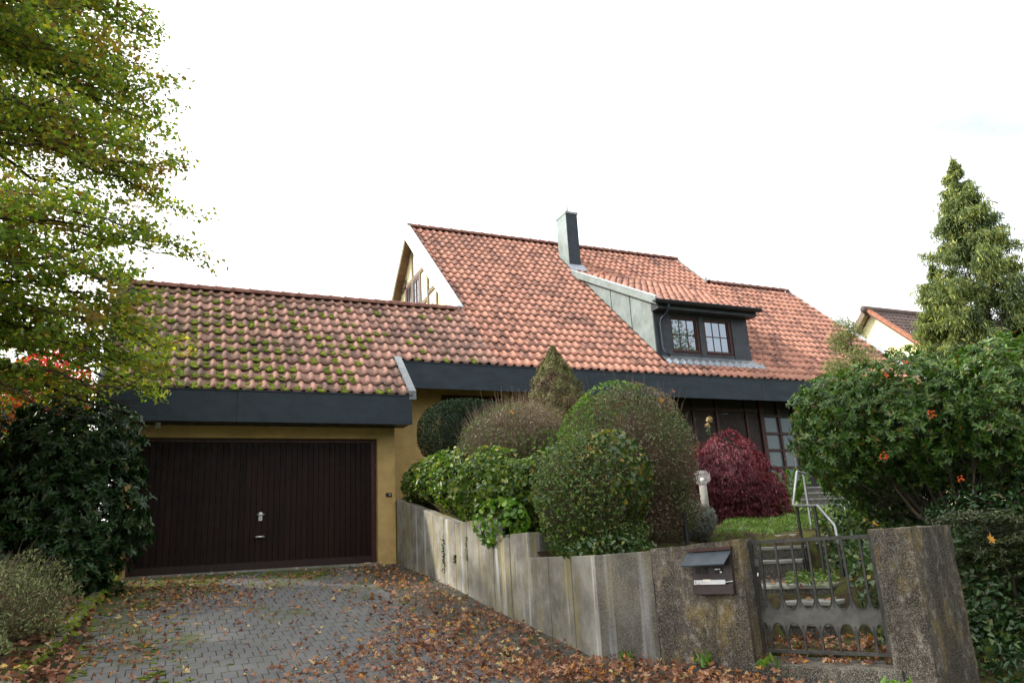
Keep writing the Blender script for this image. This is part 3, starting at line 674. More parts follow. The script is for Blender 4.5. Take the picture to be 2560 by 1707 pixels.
# eaves
for a, b in ((4.053, 7.1), (7.105, 10.15), (10.155, 13.2), (13.205, 16.3), (16.305, XH2+.02)): MB().box(a, b, YF-.02, YF+.02, 3.175, 3.69).build('fascia_panel', 'slate_metal', house)
MB().box(4.066, XH2+.03, YF-.035, YF+.045, 3.692, 3.712).build('fascia_capping', 'dark_metal', house)
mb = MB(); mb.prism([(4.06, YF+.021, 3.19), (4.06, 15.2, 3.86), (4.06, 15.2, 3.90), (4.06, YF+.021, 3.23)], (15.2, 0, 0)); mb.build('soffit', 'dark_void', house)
roof = MB(); slab(roof, 4.06, XH0-.03, YF+.03, 15.6); slab(roof, XH0-.02, XH1, YF+.03, YR); slab(roof, XH1+.001, XH2, YF+.03, YR2)
roof.prism([(XH0-.02, YR+.002, ZR-.02), (XH0-.02, 25, ZR-.02-TP*4.7), (XH0-.02, 25, ZR-.2-TP*4.7), (XH0-.02, YR+.002, ZR-.2)], (XH1-XH0, 0, 0))
roof.prism([(XH1+.001, YR2+.002, ZR2-.02), (XH1+.001, 24.8, ZR2-.02-TP*5.9), (XH1+.001, 24.8, ZR2-.2-TP*5.9), (XH1+.001, YR2+.002, ZR2-.2)], (XH2-XH1, 0, 0))
roof = roof.build('roof', 'roof_deck', house)
DX0, DX1, DYF = 10.74, 13.64, 14.85           # dormer body
DPH = R_(28.1); DTP = math.tan(DPH); YG, ZG = 14.50, 5.63   # its eave
def dz(y): return ZG+DTP*(y-YG)
cells = []
for i in range(int((XH2-XH0)/CW)):
    x = XH0+.055+i*CW
    for r in range(4, 30):
        s = r*ROW; yy = YE+s*CP; top = yy+ROW*CP
        if x > XH1-.15 and top > YR2+.12: continue
        if top > YR+.12: continue
        xc = x+CW/2
        if DX0+.02 < xc < DX1 and yy > 14.50 and yy < 18.4: continue
        if 10.80 < xc < 11.2 and 18.8 < yy+.1 < 19.45: continue
        cells.append((x, s))
lay_tiles(cells, 'roof_tile_red', roof, PH, 300)
ridge_caps(XH0+.05, XH1, YR+.02, ZR+.075, roof, 29); ridge_caps(XH1+.02, XH2-.05, YR2+.02, ZR2+.075, roof, 10)
verge('verge_strip', XH1-.02, XH1+.07, YR2+.1, YR+.1, .16, .24, 'zinc_pale', house)
verge('verge_strip', XH2-.02, XH2+.08, YF-.02, YR2+.1, .16, .30, 'zinc_pale', house)
# gable: barge boards, capping, half-timbered wall
XG = 6.42
def rake(name, x0, x1, y0, y1, zt, zb, material, rear=False, th=None):
    f = (lambda y: ZR-TP*(y-YR)) if rear else rz
    mb = MB(); mb.prism([(x0, y0, f(y0)+zt), (x0, y1, f(y1)+zt), (x0, y1, f(y1)+zb), (x0, y0, f(y0)+zb)], (x1-x0, 0, 0)); return mb.build(name, material, house)
rake('barge_board', XH0-.045, XH0, 16.12, YR-.001, .10, -.37, 'barge_white'); rake('barge_board', XH0-.045, XH0, YR+.001, 24.2, .10, -.37, 'barge_white', True)
rake('barge_capping', XH0-.055, XH0+.10, 16.10, YR-.001, .135, .102, 'zinc_pale'); rake('barge_capping', XH0-.055, XH0+.10, YR+.001, 24.2, .135, .102, 'zinc_pale', True)
gab = MB(); f = ZR-.19
gab.prism([(XG, 15.2, 3.5), (XG, 16.2, rz(16.2)-.2), (XG, YR, f), (XG, 24.4, f-TP*(24.4-YR)), (XG, 24.4, 3.0), (XG, 15.2, 3.0)], (.2, 0, 0))
gab = gab.build('gable_wall', 'cream_render', house)
def tim(y0, y1, z0, z1): MB().box(XG-.035, XG-.001, y0, y1, z0, z1).build('timber', 'timber_brown', gab)
tim(20.48, 20.60, 5.2, 8.95); tim(19.76, 19.88, 6.9, 7.80); tim(19.08, 19.20, 5.2, 7.8); tim(21.18, 21.32, 5.2, 8.1)
tim(19.0, 20.478, 7.80, 7.92); tim(20.602, 22.0, 7.80, 7.92); tim(18.2, 19.078, 6.93, 7.05); tim(19.202, 20.478, 6.80, 6.92); tim(21.322, 22.6, 6.80, 6.92); tim(18.35, 18.47, 5.2, 7.0); tim(20.602, 21.178, 6.80, 6.92)
for y0, y1 in ((19.882, 20.478), (20.602, 21.178)):
    wn = MB(); X = XG-.03
    wn.box(X, XG-.001, y0, y0+.07, 6.94, 7.79); wn.box(X, XG-.001, y1-.07, y1, 6.94, 7.79); wn.box(X, XG-.001, y0+.07, y1-.07, 7.70, 7.79); wn.box(X, XG-.001, y0+.07, y1-.07, 6.94, 7.02)
    wn.box(X, XG-.001, (y0+y1)/2-.025, (y0+y1)/2+.025, 7.02, 7.70)
    wn = wn.build('gable_window', 'frame_wood', house)
    for a, b in ((y0+.07, (y0+y1)/2-.025), ((y0+y1)/2+.025, y1-.07)):
        for k in range(3): MB().box(X+.016, X+.022, a, b, 7.02+k*.2267+.008, 7.02+(k+1)*.2267-.008).build('pane', 'window_glass', wn)
sof = MB().prism([(XH0+.002, YR+.05, ZR-.24), (XH0+.002, 24.2, ZR-.24-TP*3.85), (XH0+.002, 24.2, ZR-.27-TP*3.85), (XH0+.002, YR+.05, ZR-.27)], (XG-XH0-.005, 0, 0)).build('gable_soffit', 'roof_deck', house)
for k in range(26):
    y0 = YR+.06+k*.15; z0 = ZR-.272-TP*(y0-YR-.05); y1 = y0+.143; z1 = ZR-.272-TP*(y1-YR-.05)
    MB().prism([(XH0+.004, y0, z0), (XH0+.004, y1, z1), (XH0+.004, y1, z1-.018), (XH0+.004, y0, z0-.018)], (XG-XH0-.01, 0, 0)).build('soffit_board', 'soffit_wood', sof)
# chimney with metal cladding
ch = MB(); ch.box(10.80, 11.18, 18.83, 19.46, 7.9, 9.86); ch = ch.build('chimney', 'slate_metal', house)
MB().box(10.785, 10.798, 18.84, 19.45, 7.95, 9.85).build('chimney_side', 'cheek_zinc', ch)  # left face paler than the front: sunlight put into its colour
mb = MB(); mb.box(10.775, 11.205, 18.805, 19.485, 9.862, 9.93); mb.build('chimney_cap', 'cheek_zinc', ch)
mb = MB(); mb.tube([(10.99, 19.1, 9.93), (10.99, 19.1, 10.42)], .06, 14); mb.build('flue_pipe', 'barge_white', ch, True)
mb = MB(); mb.prism([(10.72, 18.64, rz(18.64)+.10), (11.28, 18.64, rz(18.64)+.10), (11.28, 18.828, rz(18.83)+.16), (10.72, 18.828, rz(18.83)+.16)], (0, .0, -.03)); mb.build('flashing', 'lead_flashing', ch)
# dormer
dor = MB(); dor.prism([(DX0+.03, 15.0, rz(15.0)), (DX0+.03, 15.0, dz(15.0)-.06), (DX0+.03, 18.3, dz(18.3)-.06), (DX0+.03, 18.3, rz(18.3)-.1)], (DX1-DX0-.06, 0, 0))
dor = dor.build('dormer', 'dark_void', house)
seam = [14.87, 15.79, 16.66, 18.45]
for a, b in zip(seam[:-1], seam[1:]):
    a += .012; 
    MB().prism([(DX0, a, rz(a)+.02), (DX0, a, dz(a)-.06), (DX0, b, max(dz(b)-.06, rz(b)+.03)), (DX0, b, rz(b)+.02)], (.028, 0, 0)).build('cheek_panel', 'cheek_zinc', dor)
    if a > 15: MB().box(DX0-.012, DX0-.001, a-.012, a-.003, rz(a)+.03, dz(a)-.1).build('standing_seam', 'dark_metal', dor)
MB().prism([(DX1-.028, 14.9, rz(14.9)+.02), (DX1-.028, 14.9, dz(14.9)-.06), (DX1-.028, 18.4, dz(18.4)-.06), (DX1-.028, 18.4, rz(18.4)+.02)], (.028, 0, 0)).build('cheek_panel', 'cheek_zinc', dor)
F0, F1 = DYF-.005, DYF+.05
for x0, x1, z0, z1 in ((DX0+.002, 10.83, 4.33, 5.46), (10.832, 11.225, 4.33, 5.46), (12.085, 12.235, 4.33, 5.46), (13.125, DX1, 4.33, 5.46), (11.228, 12.082, 4.33, 4.445), (12.238, 13.122, 4.33, 4.445), (11.228, 12.082, 5.385, 5.46), (12.238, 13.122, 5.385, 5.46)):
    MB().box(x0, x1, F0 if z1-z0 > .5 else F0+.012, F1, z0, z1).build('cladding_panel', 'dormer_cladding', dor)
for x0, x1, g0, g1 in ((11.23, 12.08, 11.275, 11.975), (12.24, 13.12, 12.295, 12.99)):
    fr = MB(); za, zb, ga, gb = 4.447, 5.383, 4.545, 5.318; y0, y1 = DYF+.02, DYF+.10
    fr.box(x0, g0, y0, y1, za, zb); fr.box(g1, x1, y0, y1, za, zb); fr.box(g0, g1, y0, y1, za, ga); fr.box(g0, g1, y0, y1, gb, zb)
    fr = fr.build('dormer_window', 'frame_wood', house)
    fr2 = MB(); fr2.box(g0-.02, g1+.055, y0-.02, y0-.002, za+.035, za+.06); fr2.box(g1+.03, g1+.055, y0-.02, y0-.002, za+.062, gb+.03); fr2.build('casement_edge', 'frame_wood', fr)
    for k in range(3):
        for j in range(2):
            MB().box(g0+(g1-g0)*k/3+.012, g0+(g1-g0)*(k+1)/3-.012, y0+.03, y0+.04, ga+(gb-ga)*j/2+.010, ga+(gb-ga)*(j+1)/2-.010).build('pane', 'window_glass', fr)
    mu = MB()
    for k in (1, 2): mu.box(g0+(g1-g0)*k/3-.012, g0+(g1-g0)*k/3+.012, y0+.022, y0+.045, ga, gb)
    zc = (ga+gb)/2; mu.box(g0, g1, y0+.020, y0+.047, zc-.010, zc+.010); mu.build('muntin', 'frame_wood', fr)
MB().box(10.70, 13.74, 14.56, 14.86, 5.462, 5.615).build('dormer_fascia', 'dormer_cladding', dor)
dr = MB(); dr.prism([(10.62, YG+.02, dz(YG+.02)-.02), (10.62, 18.66, dz(18.66)-.02), (10.62, 18.66, dz(18.66)-.06), (10.62, YG+.02, dz(YG+.02)-.06)], (3.14, 0, 0)); dr = dr.build('dormer_roof', 'roof_deck', house)
cells = []
for i in range(15):
    for r in range(14):
        s = r*ROW
        if YG+(s+ROW)*math.cos(DPH) > 18.75: continue
        cells.append((10.66+i*CW, s))
lay_tiles(cells, 'roof_tile_red', dr, DPH, 0, YG, ZG)
mb = MB(); mb.prism([(10.60, YG, dz(YG)+.09), (10.60, 18.45, dz(18.45)+.09), (10.60, 18.40, dz(18.4)-.10), (10.60, YG, dz(YG)-.10)], (.06, 0, 0)); mb.build('dormer_verge', 'cheek_zinc', dor)
mb = MB(); mb.prism([(10.595, YG, dz(YG)+.095), (10.595, 18.45, dz(18.45)+.095), (10.595, 18.45, dz(18.45)+.12), (10.595, YG, dz(YG)+.12)], (.10, 0, 0)); mb.build('verge_edge', 'zinc_pale', dor)
gt = MB(); V = []; F = []
for i, x in enumerate((10.53, 13.80)):
    for k in range(9):
        a = math.pi+math.pi*k/8; V.append((x, 14.46+.075*math.cos(a), 5.625+.075*math.sin(a)))
for k in range(8): F.append((k, k+1, 10+k, 9+k))
F += [tuple(range(9)), tuple(range(9, 18))]
gt.add(V, F); gt.tube([(10.53, 14.385, 5.63), (13.80, 14.385, 5.63)], .012, 6); gt.build('gutter', 'dark_metal', dor)
mb = MB(); mb.tube([(10.95, 14.47, 5.58), (10.955, 14.50, 5.45), (10.95, 14.58, 5.36), (10.90, 14.74, 5.26), (10.885, 14.78, 5.15), (10.885, 14.78, 4.52), (10.90, 14.74, 4.42), (10.96, 14.66, 4.31)], .036, 12); mb.build('downpipe', 'slate_metal', dor, True)
for z in (5.12, 4.58): MB().tube([(10.885, 14.78, z-.012), (10.885, 14.78, z+.012)], .042, 12).build('pipe_clip', 'dark_metal', dor)
fl = MB(); fl.prism([(10.84, 14.855, 4.37), (13.66, 14.855, 4.37), (13.74, 14.60, rz(14.6)+.075), (10.80, 14.60, rz(14.6)+.075)], (0, 0, -.012)); fl.build('apron_flashing', 'zinc_mid', dor)
V = []; F = []; n = 116
for i in range(n+1):
    x = 10.80+i*(2.94/n); u = ((x-XH0-.06)/CW) % 1.0; h = np.interp(u, [a for a, b in prof], [b for a, b in prof])
    for k, (y, e) in enumerate(((14.61, .062), (14.55, .05+.008*math.sin(i*1.7)), (14.50+.018*math.sin(u*6.28+1), .046))):
        hh = h+e; V.append((x, y, rz(y)+hh*1.2))
for i in range(n):
    for k in range(2): F.append((i*3+k, i*3+k+1, (i+1)*3+k+1, (i+1)*3+k))
mb = MB(); mb.add(V, F); mb.build('lead_skirt', 'lead_flashing', dor, True)
mb = MB(); mb.tube([(10.99, 17.35, 7.0), (10.99, 17.35, 7.36)], .05, 10); mb.tube([(10.99, 17.35, 7.36), (10.99, 17.35, 7.43)], .058, 10); mb.build('vent_pipe', 'verge_terracotta', dr, True)

# ------------------------------------------------------------------ neighbour house
nb_ = empty('house', (36, 29, 2), 'pale yellow neighbour house with dark roof, showing its gable beyond the conifer', 'house')
AX, AY, AZ = 36.0, 29.2, 11.9
mb = MB(); mb.prism([(AX, AY, AZ-.15), (AX, AY-6, AZ-.15-5.8), (AX, AY-6, 1), (AX, AY+6, 1), (AX, AY+6, AZ-.15-5.8)], (12, 0, 0)); mb.build('wall', 'cream_render', nb_)
mb = MB()
for s in (-1, 1): mb.prism([(AX-.4, AY, AZ+.1), (AX-.4, AY+s*6.6, AZ+.1-6.4), (AX-.4, AY+s*6.6, AZ-.12-6.4), (AX-.4, AY, AZ-.12)], (12.8, 0, 0))
nr = mb.build('roof', 'neighbour_tile', nb_)
cells = [(AX-.3+i*.3, r*.42) for i in range(42) for r in range(21)]
rest = MB()
for x, s in cells:
    V, F = tile_geo(x, AY-6.5+s*.72, AZ+.1-6.3+s*.695, R_(44), .42, .3, 1.3); rest.add(V, F)
o = rest.build('tile_field', 'neighbour_tile', nr, True); o['kind'] = 'stuff'
for k in range(20):
    y0 = AY-.05-k*.33; z0 = AZ+.12-(k*.33+.05)*.97
    MB().prism([(AX-.5, y0, z0+.1), (AX-.5, y0-.34, z0-.30+.08), (AX-.5, y0-.34, z0-.42), (AX-.5, y0, z0-.09)], (.32, 0, 0)).build('verge_tile', 'verge_terracotta', nb_)
mb = MB(); mb.prism([(AX-.5, AY+.05, AZ+.2), (AX-.5, AY+6.6, AZ+.2-6.35), (AX-.5, AY+6.6, AZ-.2-6.35), (AX-.5, AY+.05, AZ-.25)], (.32, 0, 0)); mb.build('barge_board', 'timber_brown', nb_)
mb = MB(); mb.tube([(AX-.6, AY, AZ+.1), (AX+12.4, AY, AZ+.1)], .2, 10); mb.build('ridge', 'neighbour_tile', nb_, True)
mb = MB(); mb.box(AX-.05, AX-.002, AY-1.9, AY-.9, 7.7, 8.9); wn = mb.build('window', 'barge_white', nb_); MB().box(AX-.06, AX-.052, AY-1.8, AY-1.0, 7.8, 8.8).build('pane', 'window_glass', wn)

# ------------------------------------------------------------------ driveway retaining wall
wall = empty('retaining_wall', (3.95, 10, -.8), 'streaked grey concrete retaining wall stepping up along the driveway to the garage', 'wall')
def wtop(y):
    if y > 10.62: return .43+(y-10.62)*.19
    if y > 9.24: return .42
    if y > 8.22: return .19
    return -.09
edges = [13.66, 13.1, 12.6, 12.1, 11.6, 11.11, 10.62, 10.16, 9.70, 9.24, 8.73, 8.22, 7.72, 7.21, 6.712]
for i, (a, b) in enumerate(zip(edges[:-1], edges[1:])):
    g = .006; dx = random.uniform(-.006, .006); ym = (a+b)/2
    mb = MB(); x0 = 3.86+dx
    poly = [(x0, b+g, zd(b)-.3), (x0, a-g, zd(a)-.3), (x0, a-g, wtop(a-.01) if a > 10.7 else wtop(ym)), (x0, b+g, wtop(b+.01) if b > 10.5 else wtop(ym))]
    mb.prism(poly, (.16, 0, 0)); mb.build('wall_panel', 'wall_concrete', wall, bevel=.006)
MB().box(3.90, 4.0, 6.9, 13.6, -1.3, -.2).build('backing', 'soil', wall)
# return panel between the two planting terraces
MB().box(4.022, 5.0, 8.225, 8.33, -.5, .175).build('return_panel', 'wall_concrete_dark', wall, bevel=.006)
# plain panel at the street corner
mb = MB(); P0 = C0+tdir*.004; P1 = C0+tdir*.622
mb.prism([(*P0.xy, -1.4), (*P1.xy, -1.4), (*P1.xy, -.074), (*P0.xy, -.088)], ndir*.2)
o = mb.build('corner_panel', 'wall_concrete_dark', wall, bevel=.008); o['label'] = 'darker grey end panel turning the street corner'
# rough aggregate piers either side of the gate
def noisy(o, cuts, amp, sc):
    me = o.data; bm = bmesh.new(); bm.from_mesh(me)
    bmesh.ops.subdivide_edges(bm, edges=bm.edges, cuts=cuts, use_grid_fill=True)
    bmesh.ops.recalc_face_normals(bm, faces=bm.faces); bm.normal_update()
    for v in bm.verts: v.co += v.normal*mnoise.fractal(v.co*sc, 1.0, 2.0, 3)*amp
    bm.to_mesh(me); bm.free()
pier = MB(); P0 = C0+tdir*.628; P1 = C0+tdir*1.492
pier.prism([(*P0.xy, -1.4), (*P1.xy, -1.4), (*P1.xy, -.012), (*P0.xy, -.06)], ndir*.36); pier = pier.build('gate_pier', 'pier_concrete', None)
noisy(pier, 9, .010, 9); tag(pier, 'rough aggregate concrete pier holding the letterbox, left of the gate', 'pier')
pil = MB(); pil.prism([(4.984, 4.406, -1.4), (5.106, 4.158, -1.4), (5.92, 4.44, -1.4), (5.62, 5.00, -1.4)], (0, 0, 1.405)); pil = pil.build('gate_pillar', 'pier_concrete', None)
noisy(pil, 9, .010, 9); tag(pil, 'lichen covered concrete pillar closing the right side of the gate', 'pillar')

# ------------------------------------------------------------------ letterbox in the pier
def F3(s, t, z): return C0+tdir*s+ndir*t+Vector((0, 0, z))
lb = empty('letterbox', F3(1.22, -.03, -.3), 'dark brown metal letterbox with slanted hood set into the pier', 'letterbox')
def fbox(s0, s1, t0, t1, z0, z1): return MB().prism([F3(s0, t0, z0), F3(s1, t0, z0), F3(s1, t1, z0), F3(s0, t1, z0)], (0, 0, z1-z0))
fbox(1.035, 1.41, -.030, .04, -.455, -.105).build('body', 'brown_box', lb, bevel=.004)
fbox(1.035, 1.41, -.050, -.031, -.455, -.375).build('lower_flap', 'brown_box', lb, bevel=.004)
mb = MB(); mb.prism([F3(1.01, -.032, -.118), F3(1.425, -.032, -.112), F3(1.405, -.165, -.212), F3(1.0, -.165, -.218)], (0, 0, .010)); mb.build('hood', 'slate_metal', lb)
mb = MB(); mb.prism([F3(1.01, -.033, -.10), F3(1.425, -.033, -.092), F3(1.425, -.033, -.066), F3(1.01, -.033, -.074)], ndir*.05); mb.build('hood_flange', 'frame_wood', lb)
fbox(1.06, 1.35, -.062, -.051, -.372, -.335).build('tray', 'alu', lb); fbox(1.15, 1.22, -.067, -.0625, -.350, -.330).build('paper_label', 'label_paper', lb)
for a in (1.075, 1.135): fbox(a, a+.05, -.034, -.0305, -.285, -.235).build('dark_window', 'dark_void', lb)
bp = fbox(1.25, 1.325, -.036, -.0305, -.285, -.232).build('bell_panel', 'dark_void', lb)
fbox(1.258, 1.290, -.040, -.0365, -.255, -.245).build('name_strip', 'alu', bp); fbox(1.297, 1.307, -.040, -.0365, -.255, -.245).build('name_strip', 'alu', bp); fbox(1.303, 1.320, -.042, -.0365, -.282, -.266).build('bell_button', 'white_plastic', bp)
mb = MB(); mb.tube([F3(1.35, -.056, -.355), F3(1.42, -.06, -.348)], .005, 6); mb.build('tray_lever', 'alu', lb)

# ------------------------------------------------------------------ gate
GT = .20
gate = empty('garden_gate', F3(2.0, GT, -.95), 'grey wrought iron garden gate with scalloped band between two concrete piers', 'gate')
g0, g1, gzb, gzt = 1.492, 2.512, -.935, -.03
def GB(s0, s1, z0, z1, t=.012): return MB().prism([F3(s0, GT-t, z0), F3(s1, GT-t, z0), F3(s1, GT+t, z0), F3(s0, GT+t, z0)], (0, 0, z1-z0))
GB(g0, g1, gzt-.028, gzt).build('top_rail', 'iron', gate); GB(g0+.028, g1-.028, gzb, gzb+.026).build('bottom_rail', 'iron', gate)
GB(g0, g0+.028, gzb, gzt-.029, .016).build('stile', 'iron', gate); GB(g1-.028, g1, gzb, gzt-.029, .016).build('stile', 'iron', gate)
bars = [1.582, 1.722, 1.862, 2.0, 2.137, 2.275, 2.412]
for b in bars:
    GB(b-.0085, b+.0085, -.58, gzt-.029, .0085).build('bar', 'iron', gate); GB(b-.0085, b+.0085, gzb+.027, -.72, .0085).build('bar', 'iron', gate)
posx = [g0+.014]+bars+[g1-.014]
xs_ = np.linspace(g0+.028, g1-.028, 181); up_, lo_ = [], []
for x in xs_:
    j = np.searchsorted(posx, x)-1; j = min(max(j, 0), len(posx)-2); a, b = posx[j]+.0085, posx[j+1]-.0085
    u = np.clip((x-(a+b)/2)/((b-a)/2), -1, 1); e = 1-math.sqrt(max(0, 1-abs(u)**2.2))
    up_.append(-.598+.125*e); lo_.append(-.700-.125*e)
mb = MB(); poly = [F3(x, GT-.006, z) for x, z in zip(xs_, up_)]+[F3(x, GT-.006, z) for x, z in zip(xs_[::-1], lo_[::-1])]
n = len(xs_); V = [F3(x, GT-.006, z) for x, z in zip(xs_, up_)]+[F3(x, GT-.006, z) for x, z in zip(xs_, lo_)]+[F3(x, GT+.006, z) for x, z in zip(xs_, up_)]+[F3(x, GT+.006, z) for x, z in zip(xs_, lo_)]
F = []
for i in range(n-1): F += [(i, i+1, n+i+1, n+i), (2*n+i, 3*n+i, 3*n+i+1, 2*n+i+1), (i, 2*n+i, 2*n+i+1, i+1), (n+i, n+i+1, 3*n+i+1, 3*n+i)]
mb.add(V, F); mb.build('scalloped_band', 'iron_sheet', gate)
for edge, off in ((up_, .004), (lo_, -.004)):
    MB().tube([F3(x, GT-.007, z+off) for x, z in zip(xs_[1:-1], edge[1:-1])], .005, 5).build('band_edge', 'iron', gate)
V = []; mb = MB(); pts = []
for k in range(9): 
    a = math.pi/2*k/8; pts.append((g0+.03+.085*(1-math.cos(a)), -.115-.055*math.sin(a) if 0 else -.115-.06*math.sin(a)))
lock = [F3(g0+.028, GT-.007, -.115)]+[F3(x, GT-.007, z) for x, z in pts]+[F3(1.572, GT-.007, -.175), F3(1.572, GT-.007, -.355)]+[F3(1.572-.044*math.sin(a), GT-.007, -.355-.05*(1-math.cos(a))) for a in np.linspace(.2, 1.57, 6)]+[F3(g0+.028, GT-.007, -.405)]
MB().prism(lock, ndir*.012).build('lock_plate', 'iron', gate)
GB(g0+.035, 1.568, -.245, -.185, .022).build('lock_box', 'iron_sheet', gate)
MB().tube([F3(1.545, GT-.02, -.30), F3(1.545, GT-.03, -.325)], .006, 6).build('key_cover', 'alu', gate)
for z in (-.42, -.84, -.12): MB().prism([F3(g0-.035, GT-.01, z), F3(g0-.002, GT-.01, z), F3(g0-.002, GT+.01, z), F3(g0-.035, GT+.01, z)], (0, 0, .03)).build('hinge', 'alu', gate)

# ------------------------------------------------------------------ steps
step = MB(); step.prism([F3(1.44, -.02, -1.3), F3(2.62, -.02, -1.3), F3(2.62, .45, -1.3), F3(1.44, .45, -1.3)], (0, 0, .305)); step = step.build('gate_step', 'step_concrete', None, bevel=.015)
tag(step, 'worn concrete step below the garden gate, leaves on it', 'step')
fs = empty('garden_steps', (6, 6.3, -1), 'concrete block steps and path edges rising behind the garden gate', 'steps')
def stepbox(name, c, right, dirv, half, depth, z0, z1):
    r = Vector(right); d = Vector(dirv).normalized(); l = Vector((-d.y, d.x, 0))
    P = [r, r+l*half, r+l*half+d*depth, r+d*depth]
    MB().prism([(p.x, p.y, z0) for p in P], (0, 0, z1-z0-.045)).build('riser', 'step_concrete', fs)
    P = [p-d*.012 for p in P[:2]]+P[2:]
    return MB().prism([(p.x, p.y, z1-.044) for p in P], (0, 0, .044)).build('tread', 'post_concrete', fs, bevel=.012)  # paler than the riser: sky light on the step tops put into the colour
d1 = ndir.copy()
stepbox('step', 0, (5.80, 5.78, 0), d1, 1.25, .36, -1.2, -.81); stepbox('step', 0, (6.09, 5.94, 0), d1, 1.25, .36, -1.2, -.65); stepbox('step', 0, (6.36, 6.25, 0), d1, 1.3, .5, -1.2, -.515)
d2 = Vector((.76, .65, 0))
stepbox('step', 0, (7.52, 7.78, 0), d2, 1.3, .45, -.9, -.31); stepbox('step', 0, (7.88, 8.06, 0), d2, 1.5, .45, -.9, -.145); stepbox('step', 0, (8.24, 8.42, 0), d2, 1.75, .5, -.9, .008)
sg = empty('house_stairs', (13.4, 12.4, .1), 'grey concrete stairs climbing beside the red maple to the entrance', 'stairs')
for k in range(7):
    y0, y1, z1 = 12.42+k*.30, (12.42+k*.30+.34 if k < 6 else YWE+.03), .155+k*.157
    MB().box(12.56, 14.74, y0+.012, y1, -.3, z1-.042).build('riser', 'stair_concrete', sg); MB().box(12.55, 14.75, y0, y1-.04 if k < 6 else y1, z1-.041, z1).build('tread', 'post_concrete', sg, bevel=.008)  # sky light on the tops put into the paler tread colour
# handrail
hr = empty('handrail', (6.9, 6.6, -.75), 'bent grey steel handrail with scroll end climbing beside the garden steps', 'handrail')
p3t, p3b, p2t, p2b = Vector((6.80, 6.47, -.10)), Vector((6.86, 6.55, -.85)), Vector((7.008, 6.938, .30)), Vector((7.11, 7.03, -.65))
p1t, p1b = Vector((7.578, 7.802, .345)), Vector((7.66, 7.88, -.55)); p4t, p4b = Vector((8.778, 8.804, .868)), Vector((8.84, 8.90, -.05))
for a, b in ((p3t, p3b), (p2t, p2b), (p1t, p1b), (p4t, p4b)):
    MB().tube([(a.x, a.y, a.z), (a.x, a.y, b.z-.1)], .019, 6).build('post', 'iron' if a is not p4t else 'rail_steel', hr)
scroll = [p3t+Vector((0, 0, .03))+(Vector((-.03, -.03, 0))*math.cos(a)*f+Vector((0, 0, -.075))*math.sin(a)*f)+Vector((0, 0, -.0)) for a, f in zip(np.linspace(0, 5.2, 14), np.linspace(1, .35, 14))]
path = scroll[::-1]+[p3t+Vector((-.02, -.01, .17)), p2t+Vector((-.05, -.10, .012)), p2t+Vector((0, 0, .012)), p1t+Vector((-.02, .0, .014)), Vector((7.60, 7.885, .375)), Vector((8.459, 8.609, .872)), Vector((8.50, 8.64, .892)), p4t+Vector((0, 0, .012)), p4t+Vector((.25, .12, .0))]
MB().tube(path, .017, 8).build('rail', 'rail_steel', hr, True)
up5 = empty('handrail', (14.1, 14.4, 1.1), 'short pale steel rail post at the top of the stairs', 'handrail')
MB().tube([(14.10, 14.36, 1.0), (14.10, 14.36, 1.95)], .018, 8).build('post', 'rail_steel', up5); MB().tube([(13.98, 14.25, 1.96), (14.10, 14.36, 1.965), (14.4, 14.6, 1.99)], .02, 8).build('rail', 'rail_steel', up5)

# ------------------------------------------------------------------ garden lamp
lamp = empty('garden_lamp', (8.16, 10.42, .2), 'concrete garden lamp post with faceted clear glass head before the red maple', 'lamp')
MB().tube([(8.16, 10.42, .1), (8.155, 10.415, .86)], [.068, .062], 16).build('post', 'post_concrete', lamp, True)
def lathe(pr, n, x, y): 
    V = [(x+r*math.cos(2*math.pi*k/n+.3), y+r*math.sin(2*math.pi*k/n+.3), z) for r, z in pr for k in range(n)]
    return MB().add(V, [(i*n+k, i*n+(k+1) % n, (i+1)*n+(k+1) % n, (i+1)*n+k) for i in range(len(pr)-1) for k in range(n)]+[tuple(range(n))[::-1], tuple(range((len(pr)-1)*n, len(pr)*n))])
lathe([(.055, .86), (.135, .945), (.135, 1.045), (.075, 1.105)], 6, 8.155, 10.415).build('glass_head', 'lamp_glass', lamp)
lathe([(.012, .87), (.03, .89), (.03, .92)], 10, 8.155, 10.415).build('socket', 'rail_steel', lamp)
lathe([(.010, .92), (.026, .935), (.033, .957), (.026, .98), (.006, .992)], 12, 8.155, 10.415).build('bulb', 'white_plastic', lamp, True)
o = MB().tube([(6.06, 8.18, -.3), (6.06, 8.18, .34)], .03, 8).build('marker_post', 'dark_metal'); tag(o, 'thin dark post half hidden under the big dome shrub', 'post')
